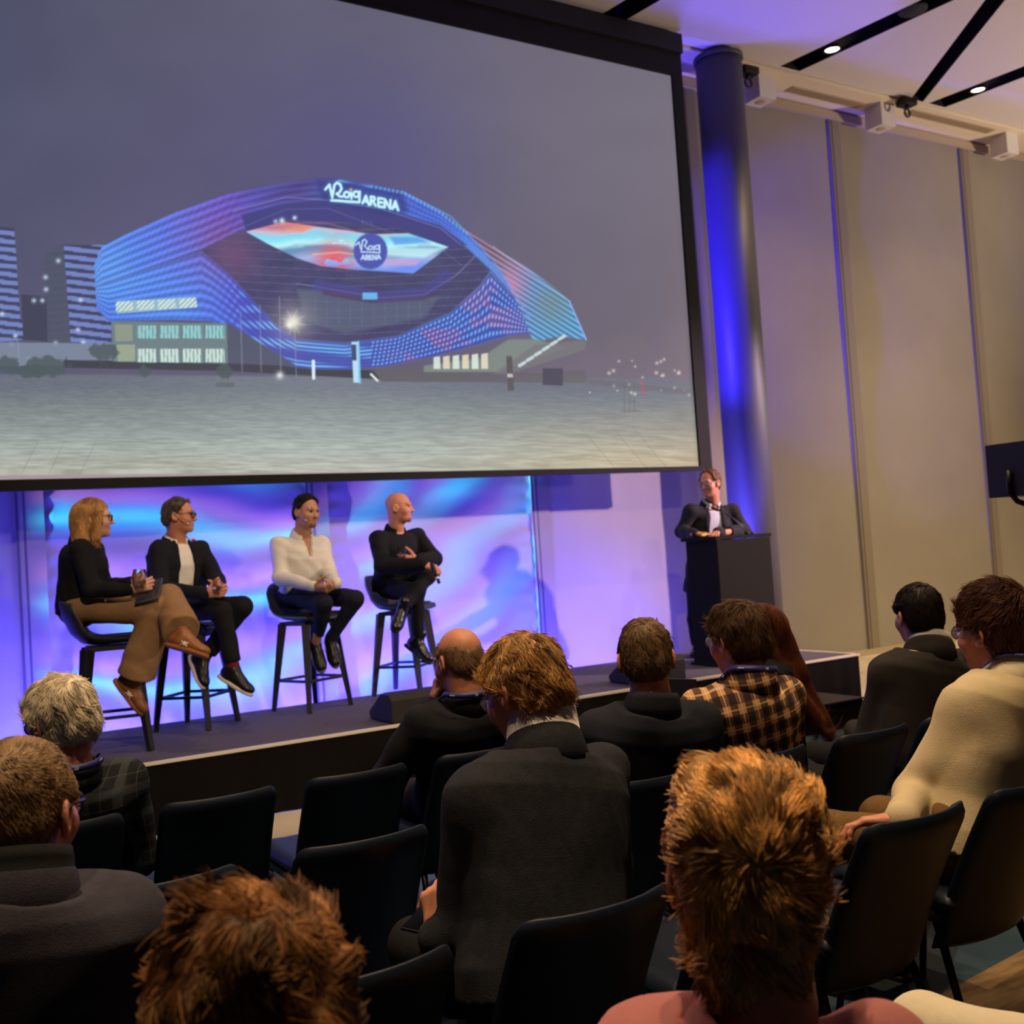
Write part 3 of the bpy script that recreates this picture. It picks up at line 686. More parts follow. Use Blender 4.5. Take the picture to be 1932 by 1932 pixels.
    # lettering
    Z = lambda *pts: [(590+.1915*a, 320+.1915*b2) for a, b2 in pts]
    circ = lambda cx, cy, r: Z(*[(cx+r*cos(a), cy+r*sin(a)) for a in np.linspace(0, 2*pi, 16)[:-1]])
    big = [Z((125, 195), (165, 148), (192, 270)), Z((192, 275), (215, 150), (240, 128), (272, 148), (284, 190), (262, 226), (235, 240)), Z((238, 236), (262, 262), (292, 268)),
           Z((378, 228), (382, 284)), Z((462, 218), (460, 318)), Z((185, 302), (320, 312), (458, 322)),
           Z((492, 330), (524, 258), (552, 346)), Z((506, 310), (542, 316)), Z((572, 346), (572, 266), (606, 272), (612, 292), (600, 305), (574, 304)), Z((592, 306), (618, 354)),
           Z((688, 286), (646, 280), (646, 362), (690, 369)), Z((648, 320), (684, 326)), Z((710, 372), (710, 292), (764, 384), (766, 300)), Z((786, 386), (814, 312), (842, 400)), Z((798, 366), (834, 371))]
    mk = np.zeros(px.shape); gl = np.zeros(px.shape)
    for s in big: mk = np.maximum(mk, stroke(s, 4.6)); gl = np.maximum(gl, stroke(s, 4, 16))
    for cx, cy, r in ((335, 246, 27), (428, 242, 27)): mk = np.maximum(mk, stroke(circ(cx, cy, r), 4.4, closed=True)); gl = np.maximum(gl, stroke(circ(cx, cy, r), 4, 16, True))
    over(gl*.75, (70, 170, 245)); over(mk, (206, 250, 255)); over(glow(662, 358, 3, 1), (245, 190, 150))
    small = [Z((422, 745), (455, 714), (478, 790)), Z((480, 795), (490, 700), (514, 688), (534, 712), (512, 750), (545, 790)), Z((603, 752), (604, 794)), Z((658, 742), (660, 818)), Z((478, 810), (656, 818)),
             Z((478, 886), (496, 842), (516, 888)), Z((484, 872), (510, 874)), Z((524, 888), (524, 844), (546, 848), (546, 862), (526, 866), (548, 888)), Z((584, 846), (560, 844), (560, 886), (586, 886)), Z((562, 865), (582, 866)),
             Z((596, 886), (596, 844), (624, 886), (624, 842)), Z((634, 884), (650, 838), (668, 880)), Z((640, 868), (664, 866))]
    mk = np.zeros(px.shape)
    for s in small: mk = np.maximum(mk, stroke(s, 2.6))
    for cx, cy, r in ((570, 770, 19), (634, 766, 19)): mk = np.maximum(mk, stroke(circ(cx, cy, r), 2.4, closed=True))
    over(mk*.95, (206, 232, 255))
    for s in (Z((485, 500), (500, 500), (500, 530), (485, 530), (485, 500)), Z((530, 500), (530, 535), (545, 538)), Z((560, 510), (575, 512), (570, 540), (585, 542))): over(stroke(s, 1.6)*.4, (130, 130, 190))
    over(poly([(684, 552), (712, 552), (712, 565), (684, 565)])*.9, (110, 195, 250)); over(glow(532, 416, 5, 1)+glow(556, 411, 4, 1)+glow(520, 418, 4, .8), (215, 240, 250))
    # last lines of the picture: plain pinkish margin
    over(sstep(-1.5, 1.5, py-(897-.0098*px)), (166, 150, 152))
    over(sstep(1240, 1330, px)*.18, (150, 130, 120))
    return np.clip(C, 0, 255)
def screen():
    ins = [(-68, -470), (1223, -470), (1265, 143), (1318, 880), (0, 906)]
    tr, br, bl = aty(1265, 143, SY), aty(1318, 880, SY), aty(0, 906, SY)
    xl = br[0]-6.98; sl = (br[2]-bl[2])/(br[0]-bl[0])
    zb = lambda x: br[2]+sl*(x-br[0])
    e = empty('projection_screen', (xl/2+tr[0]/2, SY, 0), 'huge projection screen showing a lit arena at night, black border', 'projection screen')
    off = np.array([xl/2+tr[0]/2, SY, 0])
    nx, nz = 1150, 640
    U, W = np.meshgrid(np.linspace(0, 1, nx), np.linspace(0, 1, nz), indexing='ij')
    xr_ = br[0]*(1-W)+tr[0]*W; X = xl+(xr_-xl)*U
    Z = zb(X)*(1-W)+tr[2]*W
    P = np.stack([X, np.full_like(X, SY), Z], -1); v = P-CPOS; w = v@CF
    c = paint(966+FPX*(v@CR)/w, 966-FPX*(v@CU)/w)/255
    lin = np.where(c <= .04045, c/12.92, ((c+.055)/1.055)**2.4)
    ii = np.arange(nx*nz).reshape(nx, nz); Q = np.stack([ii[:-1, :-1], ii[1:, :-1], ii[1:, 1:], ii[:-1, 1:]], -1).reshape(-1, 4)
    me = mesh_np('picture', (P-off).reshape(-1, 3), Q)
    at = me.color_attributes.new('picture', 'FLOAT_COLOR', 'POINT')
    at.data.foreach_set('color', np.concatenate([lin, np.ones(lin.shape[:2]+(1,))], -1).astype(np.float32).ravel())
    mt = bpy.data.materials.new('projected_picture'); mt.use_nodes = True; t = NT(mt.node_tree); b = t.n['Principled BSDF']
    b.inputs['Base Color'].default_value = (.03, .03, .03, 1); b.inputs['Roughness'].default_value = .9; b.inputs['Specular IOR Level'].default_value = .1
    a = t.new('ShaderNodeAttribute', attribute_name='picture'); t.l.new(a.outputs['Color'], b.inputs['Emission Color']); b.inputs['Emission Strength'].default_value = .97
    link('picture', me, mt, e)
    f = MB(); orr = aty(1340, 882, SY); ort = aty(1283, 140, SY)
    zt = ort[2]+.0
    ztop = aty(840, 0, SY)[2]
    V = [(xl-.12, zb(xl-.12)-.085), (orr[0], zb(orr[0])-.012-.03), (ort[0]+.0, ztop), (xl-.12, ztop)]; N = [(xl, zb(xl)), (br[0], br[2]), (tr[0], tr[2]), (xl, tr[2])]
    VV = [(x-off[0], y, z) for y in (-.03, .03) for x, z in V+N]
    F = []
    for i in range(4):
        j = (i+1) % 4
        F += [(i, j, 4+j, 4+i), (8+i, 12+i, 12+j, 8+j), (i, 8+i, 8+j, j), (4+i, 4+j, 12+j, 12+i)]
    f.add(VV, F); f.build('border', mat('screen_border', srgb(16, 15, 15), .85), e)
    f = MB(); f.bx(xl-off[0], tr[0]-off[0], .004, .02, br[2]+.1, tr[2]-.1); f.build('backing', mat('screen_border', srgb(16, 15, 15), .85), e)
    f = MB(); f.bx(xl-off[0]-.2, ort[0]-off[0], -.07, .07, ztop, CEIL-.05); f.build('housing', mat('housing_black', srgb(22, 21, 21), .7), e)
screen()

# ================================================================== FURNITURE
navy = mat('chair_vinyl', srgb(15, 24, 40), .45, bump=.08, bscale=500, spec=.28)
legm = mat('chair_leg', srgb(40, 38, 38), .25, metal=.9)
def grid_solid(fn, nu, nv, th, name, mt, parent, closed_fn=None):
    """thick curved sheet: fn(u,v)->centre point and normal thickness profile"""
    U, W = np.meshgrid(np.linspace(0, 1, nu), np.linspace(0, 1, nv), indexing='ij')
    P = fn(U, W)
    du = np.gradient(P, axis=0); dv = np.gradient(P, axis=1); N = np.cross(du, dv); N /= np.linalg.norm(N, axis=-1, keepdims=True)+1e-9
    e = np.minimum(np.minimum(U, 1-U)*P.shape[0]/3.0, np.minimum(W, 1-W)*P.shape[1]/3.0)
    rnd = np.sqrt(np.clip(1-(1-np.clip(e/1.0, 0, 1))**2, 0.0, 1))
    t = (th/2*np.clip(rnd, .12, 1))[..., None]
    A = (P+N*t).reshape(-1, 3); B = (P-N*t).reshape(-1, 3); n = nu*nv; ii = np.arange(n).reshape(nu, nv)
    q = np.stack([ii[:-1, :-1], ii[1:, :-1], ii[1:, 1:], ii[:-1, 1:]], -1).reshape(-1, 4)
    Q = [q, q[:, ::-1]+n]
    bd = np.concatenate([ii[:, 0], ii[-1, 1:], ii[::-1, -1][1:], ii[0, ::-1][1:-1]]); b2 = np.roll(bd, -1)
    Q.append(np.stack([bd, bd+n, b2+n, b2], 1))
    return link(name, mesh_np(name, np.concatenate([A, B]), np.concatenate(Q)), mt, parent)
def make_chair():
    e = empty('conference_chair', (0, 0, 0), 'chair', 'chair', 'rows of dark vinyl chairs')
    def back(U, W):
        x = (U-.5)*.392; z = .30+.478*W; r = .035
        # rounded upper corners
        cx = np.clip(np.abs(x)-(.196-r), 0, None)/r
        z = z-np.where(W > .8, (W-.8)/.2, 0)*r*(1-np.sqrt(np.clip(1-cx**2, 0, 1)))
        s = (z-.30)/.478
        y = -.06-.22*s+.012*np.sin(pi*s)+.055*(np.abs(U-.5)*2)**2.2
        return np.stack([x*(1-.03*s), y, z], -1)
    grid_solid(back, 34, 26, .046, 'backrest', navy, e)
    s = SDF(); s.ell((0, .15, .425), (.215, .24, .05), k=.01)
    def seat(U, W):
        x = (U-.5)*.42; y = -.09+.45*W
        return np.stack([x, y, .432-.02*np.clip((W-.8)/.2, 0, 1)**2+.01*(np.abs(U-.5)*2)**2], -1)
    grid_solid(seat, 24, 24, .06, 'seat', navy, e)
    f = MB(); f.bx(-.19, .19, -.05, .33, .375, .40); f.build('seat_frame', legm, e)
    for sx in (-1, 1):
        for y0, y1 in ((.0, -.13), (.29, .36)):
            f = MB(); f.tube([(sx*.165, y0, .385), (sx*.2, y1, .006)], [.013, .011], 12); f.build('leg', legm, e)
    return e
def dup(root, loc, rz, label, group=None):
    r = root.copy(); col.objects.link(r); r.location = loc; r.rotation_euler = (0, 0, rz); r['label'] = label
    if group: r['group'] = group
    for ch in list(root.children):
        c = ch.copy(); col.objects.link(c); c.parent = r
        for g in list(ch.children):
            d = g.copy(); col.objects.link(d); d.parent = c
    return r
ROW = {1: 3.75, 2: 2.905, 3: 2.06, 4: 1.22, 5: 1.0}
CH = [(1, .465, 'dark vinyl chair under the white-haired man in the plaid jacket'),
      (1, .955, 'empty dark chair right of the white-haired man, in the front row'),
      (1, 1.44, 'empty dark chair standing alone before the stage, second right of the white-haired man'),
      (1, 1.935, 'dark chair under the bald man with a hand at his chin'),
      (1, 3.42, 'dark chair under the woman with long auburn hair'),
      (2, .575, 'empty dark chair whose top edge shows behind the brown curly head at the bottom'),
      (2, 1.10, 'large empty dark chair in the second row, left of the man with the white collar'),
      (2, 2.09, 'dark chair under the man with short greying hair and navy jacket'),
      (2, 2.56, 'dark chair under the man in the checked shirt'),
      (2, 3.09, 'empty dark chair between the checked shirt and the dark-haired man'),
      (2, 3.56, 'dark chair under the dark-haired man in the charcoal blazer'),
      (3, .22, 'dark chair under the man in the grey suit at the left edge'),
      (3, .73, 'empty dark chair with only its top corner showing, bottom centre'),
      (3, 1.25, 'dark chair under the man in the white collar and charcoal suit'),
      (3, 1.76, 'empty dark chair almost hidden behind the blurred blond head'),
      (3, 2.25, 'empty dark chair with visible legs, in front of the man in the cream sweater'),
      (3, 2.74, 'dark chair at the right edge under the man in the cream sweater'),
      (4, .30, 'dark chair under the person with brown curly hair'),
      (4, .93, 'dark chair under the person with blurred blond hair'),
      (5, 1.87, 'dark chair under the person in cream trousers')]
first = None
for r, x, lab in CH:
    if first is None: first = make_chair(); first.location = (x, ROW[r], 0); first['label'] = lab
    else: dup(first, (x, ROW[r], 0), 0, lab)

shellm = mat('stool_shell', srgb(44, 44, 48), .45, spec=.4)
stoolleg = mat('stool_leg', srgb(34, 31, 32), .5)
def make_stool():
    e = empty('bar_stool', (0, 0, 0), 'stool', 'stool', 'bar stools on the stage')
    def shell(U, W):
        s = W                                  # front lip -> seat -> bend -> back top
        y = np.interp(s, [0, .08, .45, .6, .72, .85, 1], [.215, .2, -.06, -.16, -.225, -.265, -.29])
        z = np.interp(s, [0, .08, .45, .6, .72, .85, 1], [.665, .69, .68, .695, .76, .86, .965])
        w = np.interp(s, [0, .1, .45, .7, .9, 1], [.38, .42, .46, .48, .45, .37])
        v = (U-.5)*2
        z = z+.035*np.abs(v)**3*np.interp(s, [0, .3, .6, 1], [.3, .8, 1.6, -.6])
        y = y+.085*np.abs(v)**2.5*np.interp(s, [0, .5, .75, 1], [0, .1, 1, 1])
        return np.stack([v*w/2, y, z], -1)
    grid_solid(shell, 34, 40, .022, 'shell', shellm, e)
    def pad(U, W):
        v = (U-.5)*2; y = .18-.30*W
        return np.stack([v*.18, y, .702+.02*np.abs(v)**3-.0*W], -1)
    grid_solid(pad, 18, 18, .03, 'seat_pad', mat('stool_pad', srgb(30, 30, 33), .8), e)
    f = MB(); f.bx(-.15, .15, -.15, .15, .635, .665); f.build('mount_frame', stoolleg, e)
    for sx in (-1, 1):
        for sy in (-1, 1):
            f = MB(); f.beam((sx*.135, sy*.135, .65), (sx*.205, sy*.205, .0), .062, .034); f.build('leg', stoolleg, e, bevel=.003)
    c = .181
    for a, b in (((-c, -c), (c, -c)), ((c, -c), (c, c)), ((c, c), (-c, c)), ((-c, c), (-c, -c))):
        f = MB(); f.beam((a[0], a[1], .225), (b[0], b[1], .225), .02, .02); f.build('footrest', stoolleg, e)
    return e
ST = [((1.295, 7.136), -101, 'black bar stool under the woman in tan trousers'), ((1.95, 7.68), -135, 'black bar stool under the man with the navy blazer and red socks'),
      ((2.85, 7.80), -160, 'black bar stool under the man in the white shirt'), ((3.72, 7.95), -140, 'black bar stool under the bald man in black')]
st0 = None
for (x, y), a, lab in ST:
    if st0 is None: st0 = make_stool(); st0.location = (x, y, SZ+.002); st0.rotation_euler = (0, 0, radians(a)); st0['label'] = lab
    else: dup(st0, (x, y, SZ+.002), radians(a), lab)

# lectern
e = empty('lectern', (6.42, 6.99, SZ), 'plain black box lectern on the right of the stage', 'lectern')
lm = mat('lectern_black', srgb(33, 32, 25), .8, bump=.12, bscale=300, spec=.08)
f = MB(); f.box((0, 0, .535), (.62, .40, 1.07)); f.build('body', lm, e, bevel=.006)
f = MB(); f.box((0, .02, 1.088), (.65, .45, .03), np.array([[1, 0, 0], [0, 1, 0], [0, 0, 1]])); f.build('top_board', lm, e, bevel=.004)
f = MB(); f.box((0, 0, .012), (.66, .44, .024)); f.build('plinth', lm, e)
tz = SZ+1.104
for i, (bx_, tp) in enumerate((((6.60, 6.93), (1341, 948)), ((6.74, 7.03), (1352, 962)))):
    top = aty(tp[0], tp[1], 7.15)
    e = empty('gooseneck_microphone', (bx_[0], bx_[1], tz), ['gooseneck microphone on the lectern, in front of the speaker\'s collar', 'second gooseneck microphone on the lectern, leaning in from the right'][i], 'microphone', 'lectern microphones')
    t = top-np.array([bx_[0], bx_[1], tz])
    f = MB(); f.lathe([(0, 0), (.028, 0), (.024, .018), (.008, .03), (0, .03)]); f.build('mount', blk, e)
    f = MB(); f.tube([(0, 0, .01), t*.35+np.array([0, 0, .03]), t*.75+np.array([0, 0, .025]), t], [.0055, .005, .0045, .0045], 8); f.build('stem', mat('stem_grey', srgb(70, 70, 74), .4, metal=.6), e)
    f = MB(); d = unit(t-np.array([0, 0, t[2]*.3])); f.tube([t-d*.02, t, t+d*.03, t+d*.05, t+d*.058], [.006, .011, .012, .010, .004], 14); f.build('head', mat('foam_black', srgb(14, 14, 16), .95, bump=.6, bscale=700), e)

# loudspeaker on a stand, cut by the right edge
p = aty(1905, 940, 3.75)
bx0, bz0 = p[0]-.01, p[2]
sx = bx0+.19
e = empty('loudspeaker', (sx, 3.75, bz0), 'dark blue-black loudspeaker in a curved bracket at the right edge', 'loudspeaker')
f = MB(); f.box((0, 0, .165), (.37, .26, .31)); f.build('cabinet', mat('speaker_blue', srgb(30, 30, 52), .55), e, bevel=.006)
f = MB(); f.box((0, -.131, .165), (.34, .008, .28)); f.build('grille', mat('grille_blue', srgb(22, 22, 40), .8, bump=.4, bscale=500), e)
f = MB(); f.lathe([(0, 0), (.012, 0), (.012, .012), (0, .012)], n=16); f.xf([[1, 0, 0, -.15], [0, 0, 1, -.148], [0, 1, 0, .12], [0, 0, 0, 1]]); f.build('knob', mat('knob_white', srgb(220, 205, 200), .4), e)
f = MB(); f.tube([(-.2, -.02, .16), (-.205, -.02, .08), (-.2, -.02, .03), (-.14, -.02, -.02), (0, -.02, -.055), (.14, -.02, -.02), (.2, -.02, .03), (.205, -.02, .16)], .016, 12); f.build('bracket', blk, e)
e2 = empty('speaker_stand', (sx, 3.73, 0), 'black tripod stand carrying the loudspeaker at the right edge', 'stand')
f = MB(); f.tube([(0, 0, .3), (0, 0, bz0-.072)], .018, 14); f.build('pole', blk, e2)
for k in range(3):
    a = k*2*pi/3+1.2; f = MB(); f.tube([(0.02*cos(a), .02*sin(a), .75), (.38*cos(a), .38*sin(a), .012)], .012, 10); f.build('leg', blk, e2)
f = MB(); f.lathe([(.0, .68), (.035, .68), (.035, .8), (0, .8)], n=20); f.build('collar', blk, e2)

# ================================================================== PEOPLE
def head_R(az, pitch=0.0, roll=0.0):
    """columns right, forward, up; az degrees counter-clockwise from +Y, pitch downwards"""
    a, p, r = radians(az), radians(pitch), radians(roll)
    Rz = rotz(a); Rx = np.array([[1, 0, 0], [0, cos(-p), -sin(-p)], [0, sin(-p), cos(-p)]]); Ry = np.array([[cos(r), 0, sin(r)], [0, 1, 0], [-sin(r), 0, cos(r)]])
    return Rz@Rx@Ry
def hand_to(s, wr, d, n, side, curl=(.5, .7, .5), spread=.12, size=1.0, thumb=(.75, .55, .35), tb=.5):
    d = unit(d); n = np.array(n, float); n = unit(n-(n@d)*d); w = np.cross(d, n)*side       # w points to the thumb side
    q = size
    s.cap(wr-d*.03*q, wr+d*.02*q, .026*q, .027*q, .012, (n, .78))
    for o in (-.024, -.008, .008, .023): s.cap(wr+d*.012*q+w*o*.55*q, wr+d*.082*q+w*o*q, .0145*q, .0125*q, .016, (n, .95))
    L = [(.042, .026, .02), (.047, .03, .022), (.044, .028, .021), (.034, .021, .018)]
    for i, o in enumerate((.026, .009, -.009, -.026)):
        p = wr+d*(.086-.004*abs(i-1))*q+w*o*q; dd = unit(d+w*(1.2-i)*spread); ang = 0
        for j in range(3):
            ang = curl[j]*(1+.08*i); c, sn = cos(ang), sin(ang)
            nn = unit(n-(n@dd)*dd) if j == 0 else nn
            dd, nn = dd*c+nn*sn, nn*c-dd*sn
            e = p+dd*L[i][j]*q; s.cap(p, e, (.0098-.0009*j)*q, (.0092-.001*j)*q, .005); p = e
    b = wr+d*.022*q+w*.024*q; td = unit(w*thumb[0]+d*thumb[1]+n*thumb[2])
    e = b+td*.045*q; s.cap(b, e, .0155*q, .012*q, .012); td2 = unit(td+d*tb+n*.15); e2 = e+td2*.032*q; s.cap(e, e2, .0115*q, .0105*q, .006); s.cap(e2, e2+td2*.02*q, .0105*q, .0085*q, .005)
def head_sdf(face=True):
    s = SDF()
    s.ell((0, -.012, .03), (.077, .099, .088), k=.03)
    s.ell((0, .032, -.035), (.061, .062, .085), k=.03)
    s.ell((0, .036, -.078), (.049, .050, .042), k=.03)
    s.ell((0, .078, -.1), (.021, .017, .017), k=.022)
    for x in (-1, 1):
        s.ell((x*.043, .058, -.03), (.026, .03, .026), k=.03)
        s.ell((x*.03, .083, .022), (.028, .014, .011), k=.02)
    s.cap((0, .09, .012), (0, .112, -.03), .008, .0125, .014)
    for x in (-1, 1): s.ell((x*.0125, .099, -.034), (.0085, .012, .009), k=.008)
    for x in (-1, 1): s.ell((x*.031, .104, .004), (.019, .016, .0125), k=.014, kind='s')
    s.ell((0, .088, -.064), (.024, .012, .006), k=.008); s.ell((0, .086, -.074), (.021, .012, .007), k=.008)
    s.ell((0, .103, -.0685), (.022, .008, .0016), k=.004, kind='s')
    for x in (-1, 1):
        R = head_R(x*24)
        s.ell((x*.083, -.012, -.012), (.008, .021, .033), R, k=.007); s.ell((x*.078, .0, -.008), (.012, .012, .02), R, k=.008)
        s.ell((x*.09, -.008, -.008), (.006, .011, .018), R, k=.006, kind='s'); s.ell((x*.08, .0, -.034), (.006, .009, .01), R, k=.006)
    return s
def hairline(kind):
    if kind == 'long': zs, ys = [-.6, -.12, -.05, .0, .03, .06, .09, .13], [.0, -.0, .005, .03, .045, .06, .078, .115]
    elif kind == 'bob': zs, ys = [-.3, -.2, -.1, -.03, .02, .06, .085, .12], [.06, .07, .066, .055, .052, .062, .078, .115]
    elif kind == 'crop': zs, ys = [-.1, -.045, -.02, .0, .02, .05, .075, .1, .13], [-.055, -.042, -.03, -.014, .008, .028, .046, .072, .11]
    elif kind == 'recede': zs, ys = [-.1, -.045, -.02, .012, .03, .055, .08, .1, .13], [-.05, -.038, -.022, .012, .032, .036, .034, .045, .07]
    else: zs, ys = [-.1, -.045, -.02, .0, .02, .05, .075, .1, .13], [-.055, -.04, -.024, -.004, .03, .05, .072, .1, .125]
    return lambda x, y, z: y-np.interp(z, zs, ys)
def hair_geo(sp):
    t = sp.get('t', .012); kind = sp.get('kind', 'short')
    s = SDF(); vol = sp.get('vol', 0)
    s.ell((0, -.013, .031+vol*.3), (.077+t, .1+t, .089+t+vol*.7), k=.03)
    s.ell((0, -.05, -.03), (.063+t*.7, .058+t*.8, .062), k=.035)
    for x in (-1, 1): s.cap((x*.066, .022, .0), (x*.066, .018, .03), .012+t*.5, .014+t*.5, .02)
    if kind == 'bob':
        for x in (-1, 1):
            s.cap((x*.078, .02, .04), (x*.083, .012, -.13), .026, .026, .03); s.cap((x*.06, -.07, .03), (x*.068, -.075, -.135), .035, .038, .04)
        s.cap((0, -.085, .03), (0, -.09, -.135), .05, .045, .04)
    if kind == 'long':
        for x in (-1, 1): s.cap((x*.074, .0, .03), (x*.085, -.06, -.2), .027, .032, .03); s.cap((x*.085, -.06, -.2), (x*.06, -.19, -.46), .034, .03, .03)
        s.cap((0, -.07, .03), (0, -.13, -.22), .065, .065, .04); s.cap((0, -.13, -.22), (.0, -.24, -.50), .065, .03, .04)
    for c, r in sp.get('puffs', ()): s.ell(c, r, k=.025)
    hl = hairline(kind); nape = sp.get('nape', .088)
    s.fn(hl, 'i', .006)
    if kind in ('short', 'crop', 'recede', 'fringe'): s.fn(lambda X, Y, Z: -(Z+nape)+0*X+0*Y, 'i', .01)
    if kind == 'fringe': s.fn(lambda X, Y, Z: -(.032+.25*(Y+.1)+.006*np.sin(X*90)+.005*np.sin(X*41+Y*60)-Z)*.5, 'i', .012)
    s.fn(wrinkle(sp.get('rough', .004), sp.get('rs', 55), sp.get('seed', 1)), 'd')
    return s.mesh(sp.get('h', .005))
def strands(V, Q, sp, rg):
    N = sp.get('n', 3000); L = sp.get('L', .035)*.85; r = sp.get('r', .0009); K = sp.get('K', 5); lift = sp.get('lift', .35)*.5
    P0, P1, P2 = V[Q[:, 0]], V[Q[:, 1]], V[Q[:, 2]]; nr = np.cross(P1-P0, P2-P0); ar = np.linalg.norm(nr, axis=1)+1e-12; nr = nr/ar[:, None]
    f = rg.choice(len(Q), N, p=ar/ar.sum()); a, b = rg.random((2, N, 1)); p = P0[f]+a*(P1[f]-P0[f])+b*(V[Q[f, 3]]-P0[f]); n = nr[f]
    kd = sp.get('kind', 'short'); cr = np.array(sp.get('crown', (0.01, -.075, .085)))
    if kd in ('long', 'bob'):
        fl = np.tile((0, 0, -1.0), (N, 1)); topm = np.clip((p[:, 2]-.05)/.05, 0, 1)[:, None]
        fl = fl+topm*np.stack([np.sign(p[:, 0])*.9, -.2+0*p[:, 0], 0*p[:, 0]], 1)
    else:
        fl = p-cr; sw = sp.get('swirl', .5); fl = fl/(np.linalg.norm(fl, axis=1, keepdims=True)+1e-6); fl = fl+sw*np.cross(n, fl)+np.array(sp.get('comb', (0, 0, -.15)))
    fl = fl-(fl*n).sum(1, keepdims=True)*n; fl /= np.linalg.norm(fl, axis=1, keepdims=True)+1e-6
    # clumps: neighbouring strands share a bend
    c0 = np.floor(p/sp.get('clump', .016)).astype(int); hsh = (c0[:, 0]*73856093 ^ c0[:, 1]*19349663 ^ c0[:, 2]*83492791) % 997
    tab = rg.normal(size=(997, 3)); cl = tab[hsh]*sp.get('mess', .35)
    fl = fl+cl-(cl*n).sum(1, keepdims=True)*n*.6+rg.normal(size=(N, 3))*sp.get('rnd', .1); fl /= np.linalg.norm(fl, axis=1, keepdims=True)
    ln = (L*rg.uniform(.6, 1.15, (N, 1)))*(1+.35*tab[hsh][:, :1].clip(-1, 1))
    tt = np.linspace(0, 1, K); C = []
    drop = sp.get('drop', .0)
    for t in tt:
        C.append(p-n*.003+fl*ln*t+n*ln*lift*(t-1.0*t*t)*1.2+n*.0028-n*(ln*t)**2/(2*sp.get('cv', .135))+np.array([0, 0, -1.0])*drop*t*t*ln)
    C = np.stack(C, 1)
    tg = np.gradient(C, axis=1); tg /= np.linalg.norm(tg, axis=-1, keepdims=True)+1e-9
    s1 = np.cross(tg, n[:, None, :]); s1 /= np.linalg.norm(s1, axis=-1, keepdims=True)+1e-9; s2 = np.cross(tg, s1)
    rad = (r*np.array([1, 1, .95, .75, .3, .2])[:K] if K <= 6 else r*np.linspace(1, .25, K))[None, :, None]
    ring = np.stack([C+rad*(s1*cos(q)+s2*sin(q)) for q in (0, 2.094, 4.189)], 2)
    VV = ring.reshape(-1, 3); base = np.arange(N)[:, None, None]*K*3+np.arange(K-1)[None, :, None]*3; j = np.arange(3)[None, None]; j2 = (j+1) % 3
    QQ = np.stack([base+j, base+j2, base+3+j2, base+3+j], -1).reshape(-1, 4)
    tint = np.repeat(np.clip(rg.normal(1, sp.get('tv', .28), N)+.25*tab[hsh][:, 1].clip(-1.2, 1.2)*sp.get('tc', 1), .3, 1.9), K*3)
    return VV, QQ, tint
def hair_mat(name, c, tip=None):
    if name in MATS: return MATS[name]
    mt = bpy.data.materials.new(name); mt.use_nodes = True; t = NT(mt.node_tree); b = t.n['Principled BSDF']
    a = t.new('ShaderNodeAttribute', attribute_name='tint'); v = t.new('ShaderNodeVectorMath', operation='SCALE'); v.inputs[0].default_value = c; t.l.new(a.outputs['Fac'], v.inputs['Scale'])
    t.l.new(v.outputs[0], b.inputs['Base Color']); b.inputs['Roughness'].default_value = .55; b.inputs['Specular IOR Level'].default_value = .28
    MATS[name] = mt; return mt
def ring_geo(c, up, lat, a, b, h, th, a0, a1, flare=.012, n=40, drop=0.0, dp=.05):
    up = unit(up); u = unit(np.array(lat)-(np.array(lat)@up)*up); v = np.cross(up, u); V = []
    prof = [(-.006, -dp), (.001, h), (th*.6, h+.002), (th+flare*.4, h*.5), (th+flare*.8, -.012), (th+flare*(.8+.45*dp/.05), -.012-dp*.76), (th+flare*.3, -.018-dp*.8)]
    for ph in np.linspace(radians(a0), radians(a1), n):
        rd = u*sin(ph)+v*cos(ph); bs = c+u*sin(ph)*a+v*cos(ph)*b-up*drop*(.5+.5*cos(ph))
        V += [bs+rd*x+up*z for x, z in prof]
    k = len(prof); F = [(i*k+j, i*k+(j+1) % k, (i+1)*k+(j+1) % k, (i+1)*k+j) for i in range(n-1) for j in range(k)]
    F += [tuple(range(k)), tuple((n-1)*k+j for j in range(k))[::-1]]
    return V, F
